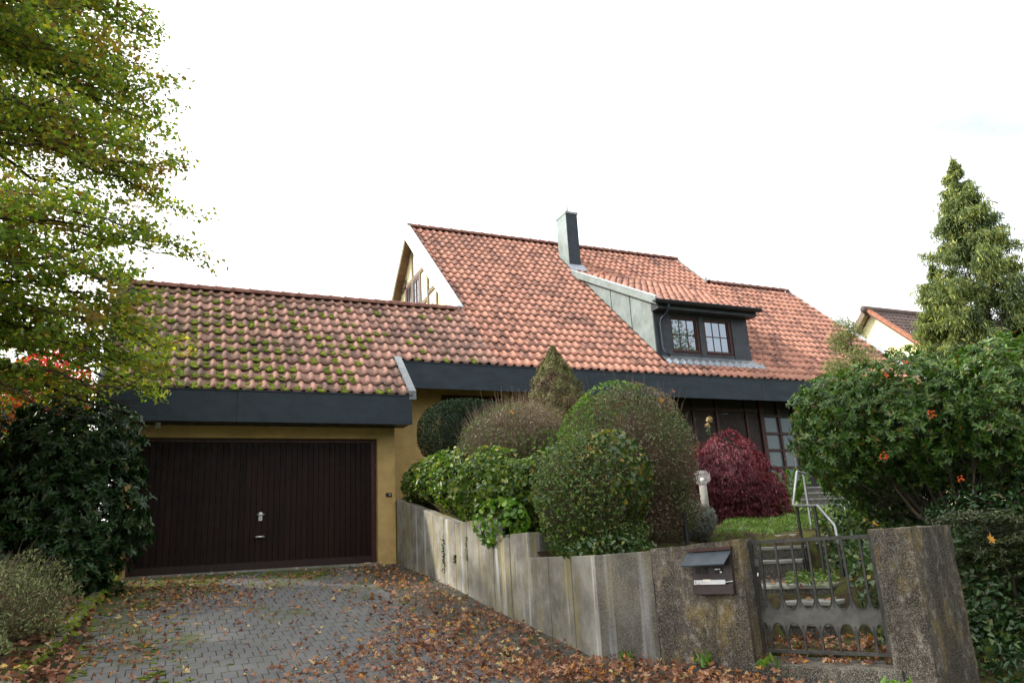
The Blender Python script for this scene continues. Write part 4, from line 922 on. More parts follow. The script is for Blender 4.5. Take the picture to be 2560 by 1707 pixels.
#FOLIAGE
# ------------------------------------------------------------------ big tree on the left
def tree_left():
    root = empty('tree', (-3.4, 10.4, -.4), 'tall autumn tree overhanging the garage from the left, thinning yellow green leaves', 'tree')
    tx, ty = -3.4, 10.4
    MB().tube([(tx, ty, -.8), (tx+.05, ty, 1.5), (tx-.05, ty+.05, 4), (tx+.05, ty, 7), (tx, ty, 10.5)], [.24, .20, .16, .10, .03], 10).build('trunk', 'bark', root, True)
    A, Bq, R0, R1 = [], [], [], []; LP, LT, LN = [], [], []
    def env(z): return np.interp(z, [.8, 1.8, 2.6, 3.4, 4.6, 5.4, 6.4, 7.4, 9, 11], [2.3, 3.0, 3.35, 3.4, 3.4, 3.35, 3.0, 3.0, 2.4, .8])
    r = np.random.RandomState(5)
    for i in range(165):
        z0 = r.uniform(2.5, 10.6) if i > 34 else r.uniform(2.4, 4.4); az = r.uniform(-math.pi, math.pi)
        if r.rand() < .45: az = r.uniform(-1.3, .5)
        Lb = env(z0)*r.uniform(.8, 1.08)
        d = np.array([math.cos(az), math.sin(az), 0]); p = np.array([tx, ty, z0-.3]); pts = [p]
        nseg = 9
        for k in range(nseg):
            f = (k+1)/nseg; q = np.array([tx, ty, z0-.3])+d*Lb*f+np.array([0, 0, .55*f-1.0*f*f])+r.normal(0, .045, 3); pts.append(q)
        for k in range(nseg):
            rr = .034*(1-k/nseg)+.006; A.append(pts[k]); Bq.append(pts[k+1]); R0.append(rr); R1.append(.034*(1-(k+1)/nseg)+.005)
        ns = 17
        for j in range(ns):
            f = .22+.78*(j+r.rand())/ns; k = min(int(f*nseg), nseg-1); o = pts[k]+(pts[k+1]-pts[k])*(f*nseg-k)
            a2 = az+r.choice([-1, 1])*r.uniform(.4, 1.15); ln = r.uniform(.45, 1.0)*(1.15-.45*f)
            dd = np.array([math.cos(a2), math.sin(a2), r.uniform(-.35, .15)])*ln; e = o+dd
            A.append(o); Bq.append(e); R0.append(.007); R1.append(.002)
            nl = r.randint(32, 56)
            t = r.rand(nl)**.8; P = o+dd*t[:, None]+r.normal(0, .085, (nl, 3))*np.array([1, 1, .55]); LP.append(P)
            LT.append(np.repeat((dd/ln)[None], nl, 0)+r.normal(0, .7, (nl, 3))+np.array([0, 0, -.45])); LN.append(r.normal(0, .6, (nl, 3))+np.array([0, 0, .8]))
    sticks('limbs', np.array(A), np.array(Bq), np.array(R0), np.array(R1), 'bark', root)
    P = np.concatenate(LP); T = np.concatenate(LT); Nn = np.concatenate(LN)
    ok = P[:, 2] > 2.1-.25*np.sin(P[:, 0]*3)
    leaf_mesh('crown', P[ok], Nn[ok], .068, .72, 'leaf_tree', root, T[ok], .12, .18)
    at0(root)
tree_left()

def shrub(name, label, cat, blobs, n, size, asp, material, stem_root=None, twigs=None, extra=None, rose=None, depth=.35, sup=2.0, lump=.12, zmin=None, keep=None, group=None, fold=.22, droop=.15, ell=False, jit=.7, T=None, stem_r=.02, stem_mat='bark', nst=7, upb=.25):
    c0 = blobs[0][0]; root = empty(name, stem_root or (c0[0], c0[1], c0[2]-blobs[0][1][2]), label, cat, group)
    P, Nm = blob_points(blobs, n, depth, sup, lump, zmin=zmin, keep=keep)
    Nn = Nm+rng.normal(0, jit, Nm.shape)+np.array([0, 0, upb])
    if rose: rosettes('foliage', P, Nm, rose, size, asp, material, root)
    else: leaf_mesh('foliage', P, Nn, size, asp, material, root, None if T is None else T(P, Nm), fold, droop, ell)
    if stem_root:
        tips = [tuple(np.array(c)+np.array(r)*np.array([random.uniform(-.45, .45), random.uniform(-.45, .45), random.uniform(-.3, .4)])) for c, r in blobs for _ in range(nst)]
        stems('stem', stem_root, tips, stem_r, stem_mat, root)
    if twigs:
        k, r, mt, reach = twigs
        inner_twigs('twigs', blobs, k, stem_root or c0, mt, root, r, reach)
    if extra: extra(root)
    at0(root); return root
def patch_leaves(root, name, c, rad, n, size, asp, material, sel=None, **kw):
    P, Nm = blob_points([(c, rad)], n, .2, lump=.05)
    ok = (P[:, 1] < c[1]+rad[1]*.5)
    if sel is not None: ok &= sel(P)
    leaf_mesh(name, P[ok], Nm[ok]+rng.normal(0, .5, Nm[ok].shape), size, asp, material, root, None, **kw)

# laurel in front of the garage corner
shrub('laurel_bush', 'dark glossy evergreen bush overlapping the left end of the garage door', 'bush', [((-1.12, 12.2, .75), (.98, .9, 1.2)), ((-1.18, 12.2, 1.75), (.88, .8, .85)), ((-1.25, 12.1, -.1), (.8, .7, .6)), ((-2.75, 12.3, .9), (1.2, 1.1, 1.75)), ((-2.1, 11.9, .2), (.9, .7, .8))], 7600, .098, .34, 'leaf_laurel', (-1.9, 12.3, -.4), (1100, .006, 'twig_dark', .95), None, 9, depth=.5, lump=.28, jit=.75, zmin=-.35, ell=True)
shrub('heather_bush', 'pale grey green feathery shrub at the left edge of the driveway', 'bush', [((-1.27, 9.35, -.24), (.52, .48, .46)), ((-1.85, 8.9, -.4), (.55, .5, .5)), ((-1.5, 8.6, -.62), (.42, .4, .28))], 17000, .045, .28, 'leaf_heather', (-1.65, 9.1, -.8), (1200, .003, 'twig_brown', 1.08), depth=.6, lump=.40, jit=.9, T=lambda P, Nm: Nm*.8+rng.normal(0, .5, P.shape)+np.array([0, 0, 1.0]))
shrub('scarlet_maple', 'bright scarlet maple peeping over the dark laurel bush', 'tree', [((-2.45, 19.3, 3.85), (.95, .9, 1.05)), ((-3.0, 19.2, 2.6), (1.2, .9, 1.2))], 8000, .10, .8, 'leaf_scarlet', (-2.8, 19.4, -.3), None, depth=.7, jit=.9)
shrub('orange_tree', 'orange autumn tree behind the laurel at the left edge', 'tree', [((-3.2, 17.6, 2.9), (.95, .9, 1.3)), ((-4.4, 18.0, 2.6), (1.4, 1.2, 1.8))], 7500, .11, .8, 'leaf_orange', (-4.0, 18.1, -.3), None, depth=.7, jit=.9)
shrub('hedge', 'yellowing hedge far behind the laurel on the left', 'hedge', [((-4.5, 22, .9), (3.2, .9, 1.7)), ((-10, 21.5, 1.2), (3.5, 1.2, 2.0))], 9000, .13, .7, 'leaf_yellow', (-5, 22, -.6), None, depth=.6, jit=.9)

shrub('hedge', 'shaded green hedge behind the laurel beside the garage wall', 'hedge', [((-1.85, 14.8, 1.0), (1.05, .6, 1.7)), ((-4.2, 14.8, .8), (1.4, .8, 1.6))], 16000, .12, .5, 'leaf_pyracantha', (-2.8, 14.7, -.4), None, depth=.6, jit=.8)
# clipped shrubs on the terrace
shrub('yew_bush', 'dark clipped yew with flat rounded top beside the house wall', 'bush', [((4.86, 12.65, 2.06), (.80, .78, .56))], 21000, .05, .28, 'needle_yew', (4.85, 12.65, .9), (500, .006, 'twig_dark', .85), depth=.26, sup=3.0, lump=.05, jit=.8)
def dome2x(root):
    patch_leaves(root, 'foliage', (5.3, 10.35, 1.45), (.45, .35, .3), 160, .085, .75, 'leaf_fresh', ell=True)
shrub('dome_shrub', 'brown twiggy clipped dome behind the hanging vine leaves, one orange leaf on it', 'bush', [((5.03, 10.95, 1.50), (.90, .88, .80))], 10500, .042, .45, 'leaf_privet', (5.0, 10.95, .3), (5200, .0032, 'twig_brown', 1.03), dome2x, depth=.34, lump=.11, jit=.9)
# cone
def cone_tree():
    root = empty('dwarf_spruce', (6.45, 12.15, .9), 'small dense conical spruce standing in front of the slate fascia', 'tree')
    n = 52000; h = rng.random(n)**.75; z = 3.62-h*2.75; az = rng.uniform(0, 2*math.pi, n)
    rad = .80*(1-np.exp(-h*2.0))/(1-math.exp(-2.0))*1.06
    lobes = .10*np.sin(az*5+z*6)+.08*np.sin(az*9-z*11)+.06*np.sin(z*23+az*3)
    rr = rad*(1+lobes)*(1-.22*rng.random(n)**2)+.012
    P = np.stack([6.45+rr*np.cos(az), 12.15+rr*np.sin(az), z], -1); Nm = np.stack([np.cos(az), np.sin(az), np.full(n, .35)], -1)
    T = Nm*.8+rng.normal(0, .55, (n, 3))+np.array([0, 0, .35])
    leaf_mesh('foliage', P, Nm+rng.normal(0, .8, (n, 3)), .048, .26, 'needle_spruce', root, T, .1, .05)
    MB().tube([(6.45, 12.15, .6), (6.45, 12.15, 3.4)], [.07, .01], 8).build('trunk', 'bark', root, True)
    at0(root)
cone_tree()
def big4x(root):
    patch_leaves(root, 'foliage', (5.62, 8.75, 1.22), (.90, .84, .93), 9000, .055, .38, 'leaf_fresh', sel=lambda P: ((P[:, 0]*.907-P[:, 1]*.42) < .92+.35*rng.random(len(P))**2) | (P[:, 2] > 2.0+.12*rng.random(len(P))))
    patch_leaves(root, 'foliage', (6.36, 8.85, 1.15), (.20, .4, .62), 700, .06, .38, 'leaf_fresh')
shrub('dome_shrub', 'largest clipped dome shrub, bright green rim and dry leaves on top', 'bush', [((5.70, 8.72, 1.15), (.88, .86, .94)), ((5.85, 8.75, .45), (.72, .70, .62))], 21000, .045, .42, 'leaf_privet', (5.75, 8.75, -.2), (5000, .0030, 'twig_brown', 1.015), big4x, depth=.34, lump=.11, jit=.9)
def front5x(root):
    patch_leaves(root, 'foliage', (4.66, 7.62, .72), (.52, .46, .58), 1500, .075, .85, 'leaf_maple_vine', fold=.15)
    patch_leaves(root, 'foliage', (4.12, 7.72, .36), (.34, .36, .48), 500, .060, .55, 'leaf_vine', ell=True)
    patch_leaves(root, 'foliage', (4.35, 7.25, -.05), (.55, .38, .14), 650, .05, .85, 'leaf_ivy')
shrub('dome_shrub', 'rounded shrub nearest the wall corner, tangled with yellowing vine', 'bush', [((4.50, 7.82, .62), (.66, .64, .66)), ((4.62, 7.85, .12), (.56, .52, .36))], 15000, .042, .46, 'leaf_privet_green', (4.55, 7.85, -.3), (2600, .0030, 'twig_brown', 1.03), front5x, depth=.3, lump=.07, jit=.9)
def vinex(root):
    patch_leaves(root, 'foliage', (3.98, 9.3, .35), (.26, .75, .32), 420, .088, .85, 'leaf_fresh', ell=True)
shrub('vine_hedge', 'low mass of green vine leaves spilling over the concrete wall', 'hedge', [((4.22, 13.0, 1.22), (.42, .6, .42)), ((4.28, 12.2, 1.22), (.52, .65, .46)), ((4.30, 11.3, 1.10), (.58, .7, .52)), ((4.35, 10.3, .88), (.62, .75, .60)), ((4.40, 9.45, .66), (.60, .6, .58)), ((4.55, 8.95, .75), (.45, .45, .5))], 10500, .082, .70, 'leaf_vine', (4.5, 11, .2), (700, .005, 'twig_dark', .9), vinex, depth=.5, lump=.16, jit=.75, ell=True)
# weeping red maple
def weeping():
    root = empty('japanese_maple', (9.6, 11.4, .15), 'weeping dark red maple with feathery leaves beside the lamp post', 'tree')
    blobs = [((9.40, 11.30, 1.02), (.72, .74, .86)), ((9.82, 11.35, .80), (.68, .70, .70)), ((9.05, 11.4, 1.12), (.58, .6, .66)), ((9.95, 11.3, .52), (.60, .62, .48))]
    C, Nm = blob_points(blobs, 520, .45, lump=.2, lumps=30, zmin=.15); m = 95
    dn = unit(np.array([0, 0, -1.0])+Nm*.9); sd = unit(np.cross(Nm, np.array([0, 0, 1.0]))+1e-6)
    t = rng.random((len(C), m, 1)); l = rng.normal(0, .10, (len(C), m, 1))*(.4+t)
    P = C[:, None]+dn[:, None]*(t*.34-.08)+sd[:, None]*l+Nm[:, None]*(rng.normal(0, .022, t.shape)-.10*t*t)
    T = dn[:, None]*1.0+sd[:, None]*(l*6)+rng.normal(0, .35, P.shape)-np.array([0, 0, .5])*t
    leaf_mesh('foliage', P.reshape(-1, 3), (Nm[:, None]+rng.normal(0, .5, P.shape)+np.array([0, 0, .5])).reshape(-1, 3), .078, .17, 'leaf_red_maple', root, T.reshape(-1, 3), .1, .25)
    stems('stem', (9.6, 11.4, .0), [(9.3, 11.2, 1.4), (9.9, 11.5, 1.2), (9.6, 11.1, 1.5), (10.2, 11.3, .9), (9.0, 11.4, 1.3)], .03, 'bark', root)
    at0(root)
weeping()
shrub('lavender', 'silvery grey lavender bush at the foot of the garden lamp', 'bush', [((6.95, 9.25, .26), (.40, .36, .30))], 7500, .045, .2, 'leaf_silver', (6.95, 9.25, -.05), (1500, .0028, 'twig_brown', 1.0), depth=.5, jit=.9, T=lambda P, Nm: Nm+rng.normal(0, .4, P.shape)+np.array([0, 0, .6]), zmin=-.08)
# rose
rs = empty('rose', (10.9, 13.4, 1.0), 'single pale rose with two blooms above the red maple', 'rose')
MB().tube([(10.85, 13.4, 1.0), (10.9, 13.42, 1.9), (10.84, 13.4, 2.35), (10.87, 13.4, 2.52)], .008, 6).build('stem', 'twig_brown', rs)
for c, s in (((10.88, 13.4, 2.53), .065), ((10.81, 13.4, 2.40), .05)):
    P, Nm = blob_points([(c, (s, s, s*.9))], 46, .6, lump=0); leaf_mesh('bloom', P, Nm+rng.normal(0, .3, P.shape), s*1.1, .9, 'leaf_pale', rs)
P = np.array([10.82, 13.4, 2.15])+rng.normal(0, .09, (16, 3)); leaf_mesh('foliage', P, rng.normal(size=P.shape), .08, .6, 'leaf_laurel', rs); at0(rs)

# evergreen with red berries on the right
def pyrx(root):
    for k in range(30):
        P, Nm = blob_points([((8.1, 6.3, 1.1), (1.25, 1.1, 1.0))], 40, .05, lump=0)
        m = (P[:, 0]*.42+P[:, 1]*.907) < 8.6; P = P[m]
        if len(P): 
            c = P[0]; Q = c+rng.normal(0, .018, (10, 3)); mb = MB()
            for q in Q: mb.obox(q, (1, 0, 0), (0, 1, 0), (0, 0, 1), .007, .007, .007)
            if k < 5: mb.build('berries', 'berry', root)['kind'] = 'stuff'
RB = [((7.78, 6.95, 1.22), (.74, .74, .80)), ((8.15, 6.35, 1.25), (.85, .85, .85)), ((8.75, 5.55, 1.22), (.95, .95, .88)), ((9.4, 4.7, 1.25), (1.0, 1.0, .95)), ((8.75, 7.3, 1.05), (.9, .9, .95))]
shrub('evergreen_shrub', 'big glossy evergreen shrub with a few red berries above the right pillar', 'bush', RB, 6600, .076, .34, 'leaf_pyracantha', (8.35, 6.1, -.4), (900, .005, 'twig_dark', .9), pyrx, 10, depth=.5, lump=.14, jit=.55, zmin=-.25, ell=True, keep=lambda P: ~((P[:, 2] < .32) & (P[:, 0]*.42+P[:, 1]*.907 < 8.2+0*P[:, 0])), stem_r=.028, nst=3)
# dark planting behind the pillar
shrub('dark_hedge', 'deeply shaded hedge behind the right pillar', 'hedge', [((8.9, 4.6, .1), (1.3, 1.0, .9)), ((10.6, 6.6, .6), (1.6, 1.4, 1.6)), ((9.9, 5.6, .5), (.9, .9, 1.1)), ((9.6, 7.9, .4), (1.0, 1.0, 1.0)), ((8.3, 4.6, -.4), (.9, .6, .8)), ((6.75, 4.75, -.85), (.6, .4, .45)), ((7.3, 4.4, -.95), (.8, .5, .4)), ((6.35, 4.25, -1.1), (.42, .3, .22)), ((9.8, 5.6, .2), (1.2, 1.2, 1.0)), ((8.0, 5.6, -.2), (.7, .6, .6))], 50000, .070, .42, 'leaf_laurel', (8.6, 5.0, -.8), (700, .006, 'twig_dark', .95), depth=.6, jit=.8, ell=True)
def low_conifer():
    root = empty('low_conifer', (7.1, 4.6, -1.0), 'spreading dark conifer in tiers of boughs beside the right pillar', 'bush')
    tiers = [((6.85, 4.82, .06), .46), ((7.15, 4.62, -.12), .58), ((6.80, 4.70, -.26), .40), ((7.15, 4.45, -.42), .58), ((7.5, 4.9, -.02), .5), ((7.6, 4.5, .05), .5), ((6.95, 4.42, -.68), .5), ((6.75, 4.55, -.90), .42)]
    A, Bq, PP, TT, NN = [], [], [], [], []
    for (c, R) in tiers:
        c = np.array(c)
        for j in range(30):
            az = rng.uniform(0, 2*math.pi); d = np.array([math.cos(az), math.sin(az), 0]); ln = R*rng.uniform(.6, 1.05)
            o = c+np.array([0, 0, rng.uniform(-.05, .06)]); e = o+d*ln+np.array([0, 0, -.10*ln+rng.uniform(-.03, .03)]); A.append(o); Bq.append(e)
            m = 110; t = rng.random(m)**.7; s = rng.choice([-1, 1], m); side = np.array([-d[1], d[0], 0]); lat = rng.random(m)*(1.05-t)*.34*R/.5
            P = o+(e-o)*t[:, None]+side*(s*lat)[:, None]+np.array([0, 0, 1])*(rng.normal(0, .014, m)-.10*lat)[:, None]
            PP.append(P); TT.append(d*.8+side*(s*.8)[:, None]+rng.normal(0, .3, (m, 3))+np.array([0, 0, -.1])); NN.append(rng.normal(0, .45, (m, 3))+np.array([0, 0, 1]))
    leaf_mesh('foliage', np.concatenate(PP), np.concatenate(NN), .048, .26, 'needle_low', root, np.concatenate(TT), .05, .05)
    sticks('branches', np.array(A), np.array(Bq), .006, .002, 'twig_dark', root)
    stems('stem', (7.1, 4.6, -1.2), [c for c, R in tiers], .03, 'bark', root); at0(root)
low_conifer()
# golden cypress beyond the house
def cypress():
    root = empty('conifer', (23.0, 15.2, 0), 'tall golden green conifer with drooping sprays behind the evergreen shrub', 'tree')
    A, Bq, R0, PP, TT, NN, QQ = [], [], [], [], [], [], []
    leaders = [((22.75, 14.4), 11.6, 2.6, 1.0), ((25.1, 13.2), 9.3, 2.2, 1.0), ((22.2, 15.4), 8.2, 1.9, 1.0)]
    for (x, y), top, R, _ in leaders:
        MB().tube([(x+.2, y, -.5), (x, y, 4), (x+.05, y, top-.6), (x, y, top)], [.2, .14, .04, .008], 8).build('trunk', 'bark', root, True)
        nb = int(140*R*(top/10))
        for i in range(nb):
            f = rng.random()**.8; z = top-.15-f*(top-1.8); az = rng.uniform(0, 2*math.pi); rad = R*np.interp(f, [0, .08, .3, .6, 1], [.03, .13, .46, .82, 1.0])*rng.uniform(.55, 1.15)
            d = np.array([math.cos(az), math.sin(az), 0]); o = np.array([x, y, z]); e = o+d*rad+np.array([0, 0, .18*rad-.12*rad*rad+rng.uniform(-.1, .2)])
            A.append(o); Bq.append(e); R0.append(.012)
            m = int(24+56*rad/1.8)
            for q in range(3):
                t = (.3+.7*rng.random(m))**.8; QQ.append(t*.75+.25*rng.random()); base = o+(e-o)*t[:, None]
                off = rng.normal(0, .10, (m, 3)); off[:, 2] = -np.abs(off[:, 2])*1.9; off *= min(1.0, .25+rad/.9)
                PP.append(base+off); TT.append(d*.75+off*3.2+np.array([0, 0, -.75])+rng.normal(0, .25, (m, 3))); NN.append(rng.normal(0, .8, (m, 3))+d)
    PP, TT, NN, QQ = [np.concatenate(a) for a in (PP, TT, NN, QQ)]
    tip = QQ > .60+rng.normal(0, .16, len(QQ))
    leaf_mesh('crown', PP[~tip], NN[~tip], .17, .19, 'needle_cypress_dark', root, TT[~tip], .1, .2)
    leaf_mesh('shoot_tips', PP[tip], NN[tip], .19, .19, 'needle_cypress', root, TT[tip], .1, .3)
    sticks('branches', np.array(A), np.array(Bq), .014, .003, 'bark', root); at0(root)
cypress()
def cedar():
    root = empty('young_conifer', (11.6, 9.7, 0), 'wispy young conifer with thin branches in front of the roof right end', 'tree')
    x, y = 11.05, 9.55; A, Bq, PP, TT, NN = [], [], [], [], []
    MB().tube([(x, y, -.2), (x, y, 2), (x+.1, y, 3.75)], [.05, .03, .006], 7).build('trunk', 'bark', root, True)
    for i in range(120):
        f = rng.random(); z = 3.65-f*2.4; az = rng.uniform(0, 2*math.pi); rad = (.2+1.05*f)*rng.uniform(.6, 1.1); d = np.array([math.cos(az), math.sin(az), 0])
        o = np.array([x, y, z]); e = o+d*rad+np.array([0, 0, .35*rad*(1-f)-.05]); A.append(o); Bq.append(e); m = int(30+90*rad)
        t = .25+.75*rng.random(m); off = rng.normal(0, .06, (m, 3)); off[:, 2] -= .03; PP.append(o+(e-o)*t[:, None]+off)
        TT.append(d+rng.normal(0, .6, (m, 3))+np.array([0, 0, -.3])); NN.append(rng.normal(0, .8, (m, 3))+np.array([0, 0, .5]))
    leaf_mesh('crown', np.concatenate(PP), np.concatenate(NN), .07, .22, 'needle_cedar', root, np.concatenate(TT), .1, .2)
    sticks('branches', np.array(A), np.array(Bq), .004, .0015, 'twig_brown', root); at0(root)
cedar()

# trees across the street behind the viewer: one mirrored in the dormer panes, the rest added to block sky light
shrub('tree', 'leafy tree across the street, mirrored in the left dormer window', 'tree', [((27.5, -7.0, 8.6), (2.6, 2.4, 4.2)), ((25.2, -8.5, 6.5), (2.6, 2.4, 3.2)), ((30.5, -9.0, 6.8), (2.6, 2.4, 3.4))], 16000, .22, .6, 'leaf_pyracantha', (27.5, -8, -1.6), None, depth=.7, lump=.3, jit=.9, stem_r=.16)
P, Nm = blob_points([((x, y, h*.55-1.6), (3.2, 2.6, h*.5)) for x, y, h in ((-14, -13, 10), (-8, -16, 12), (-2, -15, 9), (4.5, -17, 12), (10, -16, 10), (16, -15, 11), (21, -12, 9))], 26000, .6, lump=.3)
o = leaf_mesh('added_shading_trees', P, Nm+rng.normal(0, .8, P.shape), .42, .6, 'leaf_pyracantha'); o['kind'] = 'stuff'
# ------------------------------------------------------------------ grass, ivy and ferns
def on_ground(n, fx, fy, zf, keep=None):
    X = rng.uniform(*fx, n); Y = rng.uniform(*fy, n); P = np.stack([X, Y, zf(X, Y)], -1)
    return P if keep is None else P[keep(P)]
def blades(name, P, h, asp, material, kind='stuff', lean=.5):
    T = np.array([0, 0, 1.0])+rng.normal(0, lean, P.shape); o = leaf_mesh(name, P+np.array([0, 0, h*.4]), rng.normal(size=P.shape), h, asp, material, None, T, .1, .15); o['kind'] = kind; return o
kg = lambda P: (np.abs((P[:, 0]-6.5)*.72-(P[:, 1]-7.2)*.69) > .7)
P = on_ground(15000, (7.2, 13.0), (8.7, 12.6), garden_z, lambda P: (P[:, 0]-8.3 < (P[:, 1]-8.4)*1.15+.3) & (P[:, 1]-8.9 < (P[:, 0]-7.0)*1.0))
blades('grass', P, .11, .10, 'grass_blade')
P = on_ground(900, (10, 12.5), (10.5, 12.4), garden_z); blades('herb_patch', P, .16, .5, 'leaf_vine', lean=.9)
P = on_ground(11000, (5.7, 9.2), (4.4, 8.4), lambda X, Y: garden_z(X, Y)+rng.uniform(0, .22, X.shape), lambda P: (P[:, 0]-5.7 > (P[:, 1]-5.55)*.82+.35) & (st(P[:, 0], P[:, 1])[1] > .9))
o = leaf_mesh('ivy_cover', P, rng.normal(0, .6, P.shape)+np.array([-.3, -.5, .6]), .068, .8, 'leaf_ivy'); o['kind'] = 'stuff'
P = on_ground(1500, (5.9, 7.7), (6.0, 8.2), lambda X, Y: -.50+rng.uniform(0, .07, X.shape), lambda P: np.abs((P[:, 0]-7.0)*.72-(P[:, 1]-7.15)*.69) < .26)
o = leaf_mesh('ground_herbs', P, rng.normal(0, .5, P.shape)+np.array([0, -.2, .8]), .05, .75, 'leaf_vine'); o['kind'] = 'stuff'
fern = empty('fern', (12.25, 12.3, .3), 'yellowing fern fronds behind the red maple beside the stairs', 'fern')
PP, TT, NN = [], [], []
for k in range(11):
    az = rng.uniform(-2.6, .4); o0 = np.array([12.1, 12.55, .4]); ln = rng.uniform(.8, 1.5)
    for f in np.linspace(.25, 1, 34):
        c = o0+np.array([math.cos(az)*ln*.5*f, math.sin(az)*ln*.3*f, ln*(f*1.15-.5*f*f)])
        for s in (-1, 1):
            PP.append(c+np.array([-math.sin(az), math.cos(az), 0])*s*.07*(1.15-f)); TT.append(np.array([-math.sin(az)*s, math.cos(az)*s, .2])); NN.append((.2, -.6, .6))
leaf_mesh('fronds', np.array(PP), np.array(NN)+rng.normal(0, .2, (len(PP), 3)), .11, .25, 'leaf_fresh', fern, np.array(TT)); at0(fern)
# ivy creeping out of the wall joints
for (y, z0, z1, n, lb_) in ((11.11, -.25, .32, 90, 'longest ivy trail growing from a joint of the driveway wall nearest the garage'), (10.62, -.12, -.02, 45, 'short dark ivy tuft low in a joint of the driveway wall'), (10.16, -.1, .22, 24, 'thin sparse ivy strand in the middle of the driveway wall'), (9.5, .1, .42, 60, 'ivy strand hanging over the wall top under the vine hedge')):
    P = np.stack([np.full(n, 3.845)+rng.normal(0, .012, n), y+rng.normal(0, .022, n), rng.uniform(z0, z1, n)], -1)
    ir = leaf_mesh('ivy', P, rng.normal(0, .4, P.shape)+np.array([-1, 0, .3]), .035, .8, 'leaf_laurel')
    tag(ir, lb_, 'ivy', 'ivy in the wall joints')
# weeds along foot of the piers
for (c, n, lb_) in (((4.9, 4.30, -1.12), 26, 'green weed sprouting at the foot of the right gate pillar'), ((4.30, 5.72, -1.0), 18, 'green weed sprouting below the letterbox pier'), ((3.98, 6.42, -1.03), 26, 'green weed sprouting below the darker corner panel of the wall'), ((4.52, 5.28, -1.0), 10, 'small weed sprouting beside the left end of the gate step')):
    P = np.array(c)+rng.normal(0, .05, (n, 3))*np.array([1, 1, .5])+np.array([-.05, -.03, .03]); T = rng.normal(0, .7, P.shape)+np.array([0, 0, 1])
    wd = leaf_mesh('weed', P, rng.normal(size=P.shape), .10, .35, 'leaf_fresh', None, T, ell=True); tag(wd, lb_, 'weed', 'weeds along the walls')

# mossy kerb stones on the left of the driveway
kerb = empty('kerb', (-.8, 11, -.4), 'mossy low stone kerb along the left edge of the driveway', 'kerb')
kp = [(-.60, 13.45), (-.65, 12.5), (-.70, 11.6), (-.76, 10.6), (-.84, 9.6), (-.95, 8.6), (-1.1, 7.6), (-1.3, 6.4)]
for (a, b) in zip(kp[:-1], kp[1:]):
    A_, B_ = Vector((a[0], a[1], zd(a[1]))), Vector((b[0], b[1], zd(b[1]))); d = (B_-A_).normalized(); s_ = d.cross(Vector((0, 0, 1))).normalized(); u_ = s_.cross(d)
    mb = MB(); mb.obox((A_+B_)/2+Vector((0, 0, .015)), d, s_, u_, (B_-A_).length/2-.008, .06, .085); o = mb.build('kerb_stone', 'wall_concrete_dark', kerb, bevel=.015); noisy(o, 3, .012, 12)
n = 1500; t = rng.random(n)*(len(kp)-1); i_ = t.astype(int); f_ = (t-i_)[:, None]; K = np.array(kp); Q = K[i_]*(1-f_)+K[np.minimum(i_+1, len(kp)-1)]*f_
mb = MB()
for q in Q[:1100]:
    z = zd(q[1])+.095+random.uniform(-.03, .015); sz = random.uniform(.015, .045); x, y = q[0]+random.gauss(0, .045), q[1]
    V = [(x, y, z+sz*.55)]+[(x+sz*1.2*math.cos(a), y+sz*1.2*math.sin(a), z-.03+random.uniform(0, .02)) for a in np.arange(6)*math.pi/3+random.random()]
    mb.add(V, [(0, 1+k, 1+(k+1) % 6) for k in range(6)])
o = mb.build('moss', 'moss', kerb, True); o['kind'] = 'stuff'; at0(kerb)
# moss in the paving, thickest by the garage and the left kerb
mb = MB()
for k in range(1700):
    if random.random() < .55: x, y = random.gauss(-.35, .35), random.uniform(6.5, 13.3)
    else: x, y = random.uniform(-.3, 2.6), 13.5-abs(random.gauss(0, .9))
    if mnoise.noise(Vector((x*1.7, y*1.3, 9))) < -.05 or x < -.62: continue
    z = zd(y)+.010; sz = random.uniform(.012, .04)
    V = [(x, y, z+sz*.3)]+[(x+sz*1.5*math.cos(a)*random.uniform(.6, 1.2), y+sz*1.5*math.sin(a), z+.001) for a in np.arange(6)*math.pi/3]
    mb.add(V, [(0, 1+j, 1+(j+1) % 6) for j in range(6)])
o = mb.build('paving_moss', 'moss', None, True); o['kind'] = 'stuff'

# ------------------------------------------------------------------ fallen leaves
def maple_leaf_geo(sz, curl, k):
    """five lobed leaf, cupped and twisted as it dried"""
    ang = [-90, -52, -28, 2, 26, 58, 90, 122, 154, 178, 208, 232]; rad = [.18, .62, .42, .95, .50, 1.0, .52+.6, 1.0, .50, .95, .42, .62]
    ang = [-90, -48, -22, 6, 32, 58, 74, 90, 106, 122, 148, 174, 202, 228]; rad = [.12, .62, .42, .92, .48, .86, .55, 1.12, .55, .86, .48, .92, .42, .62]
    V = [(0, 0, 0)]; rr = np.random.RandomState(k); ax = rr.uniform(0, math.pi); ph = rr.uniform(0, 6.28); c2 = rr.uniform(.3, 1.0)
    for a, r in zip(ang, rad):
        r = r*rr.uniform(.85, 1.1); x, y = r*math.cos(R_(a)), r*math.sin(R_(a)); u = x*math.cos(ax)+y*math.sin(ax); v = -x*math.sin(ax)+y*math.cos(ax)
        th = curl*u; u2_ = math.sin(th)/curl if abs(curl) > 1e-3 else u; z = (1-math.cos(th))/max(curl, 1e-3)+.16*c2*math.sin(3*math.radians(a)+ph)*r+.25*c2*v*v*.6
        V.append(((u2_*math.cos(ax)-v*math.sin(ax))*sz, (u2_*math.sin(ax)+v*math.cos(ax))*sz, z*sz))
    n = len(ang); V.append((0, -1.0*sz, .12*sz))
    F = [(0, 1+i, 1+(i+1) % n) for i in range(n)]+[(1, 0, n+1)]
    return V, F
leaf_protos = {}
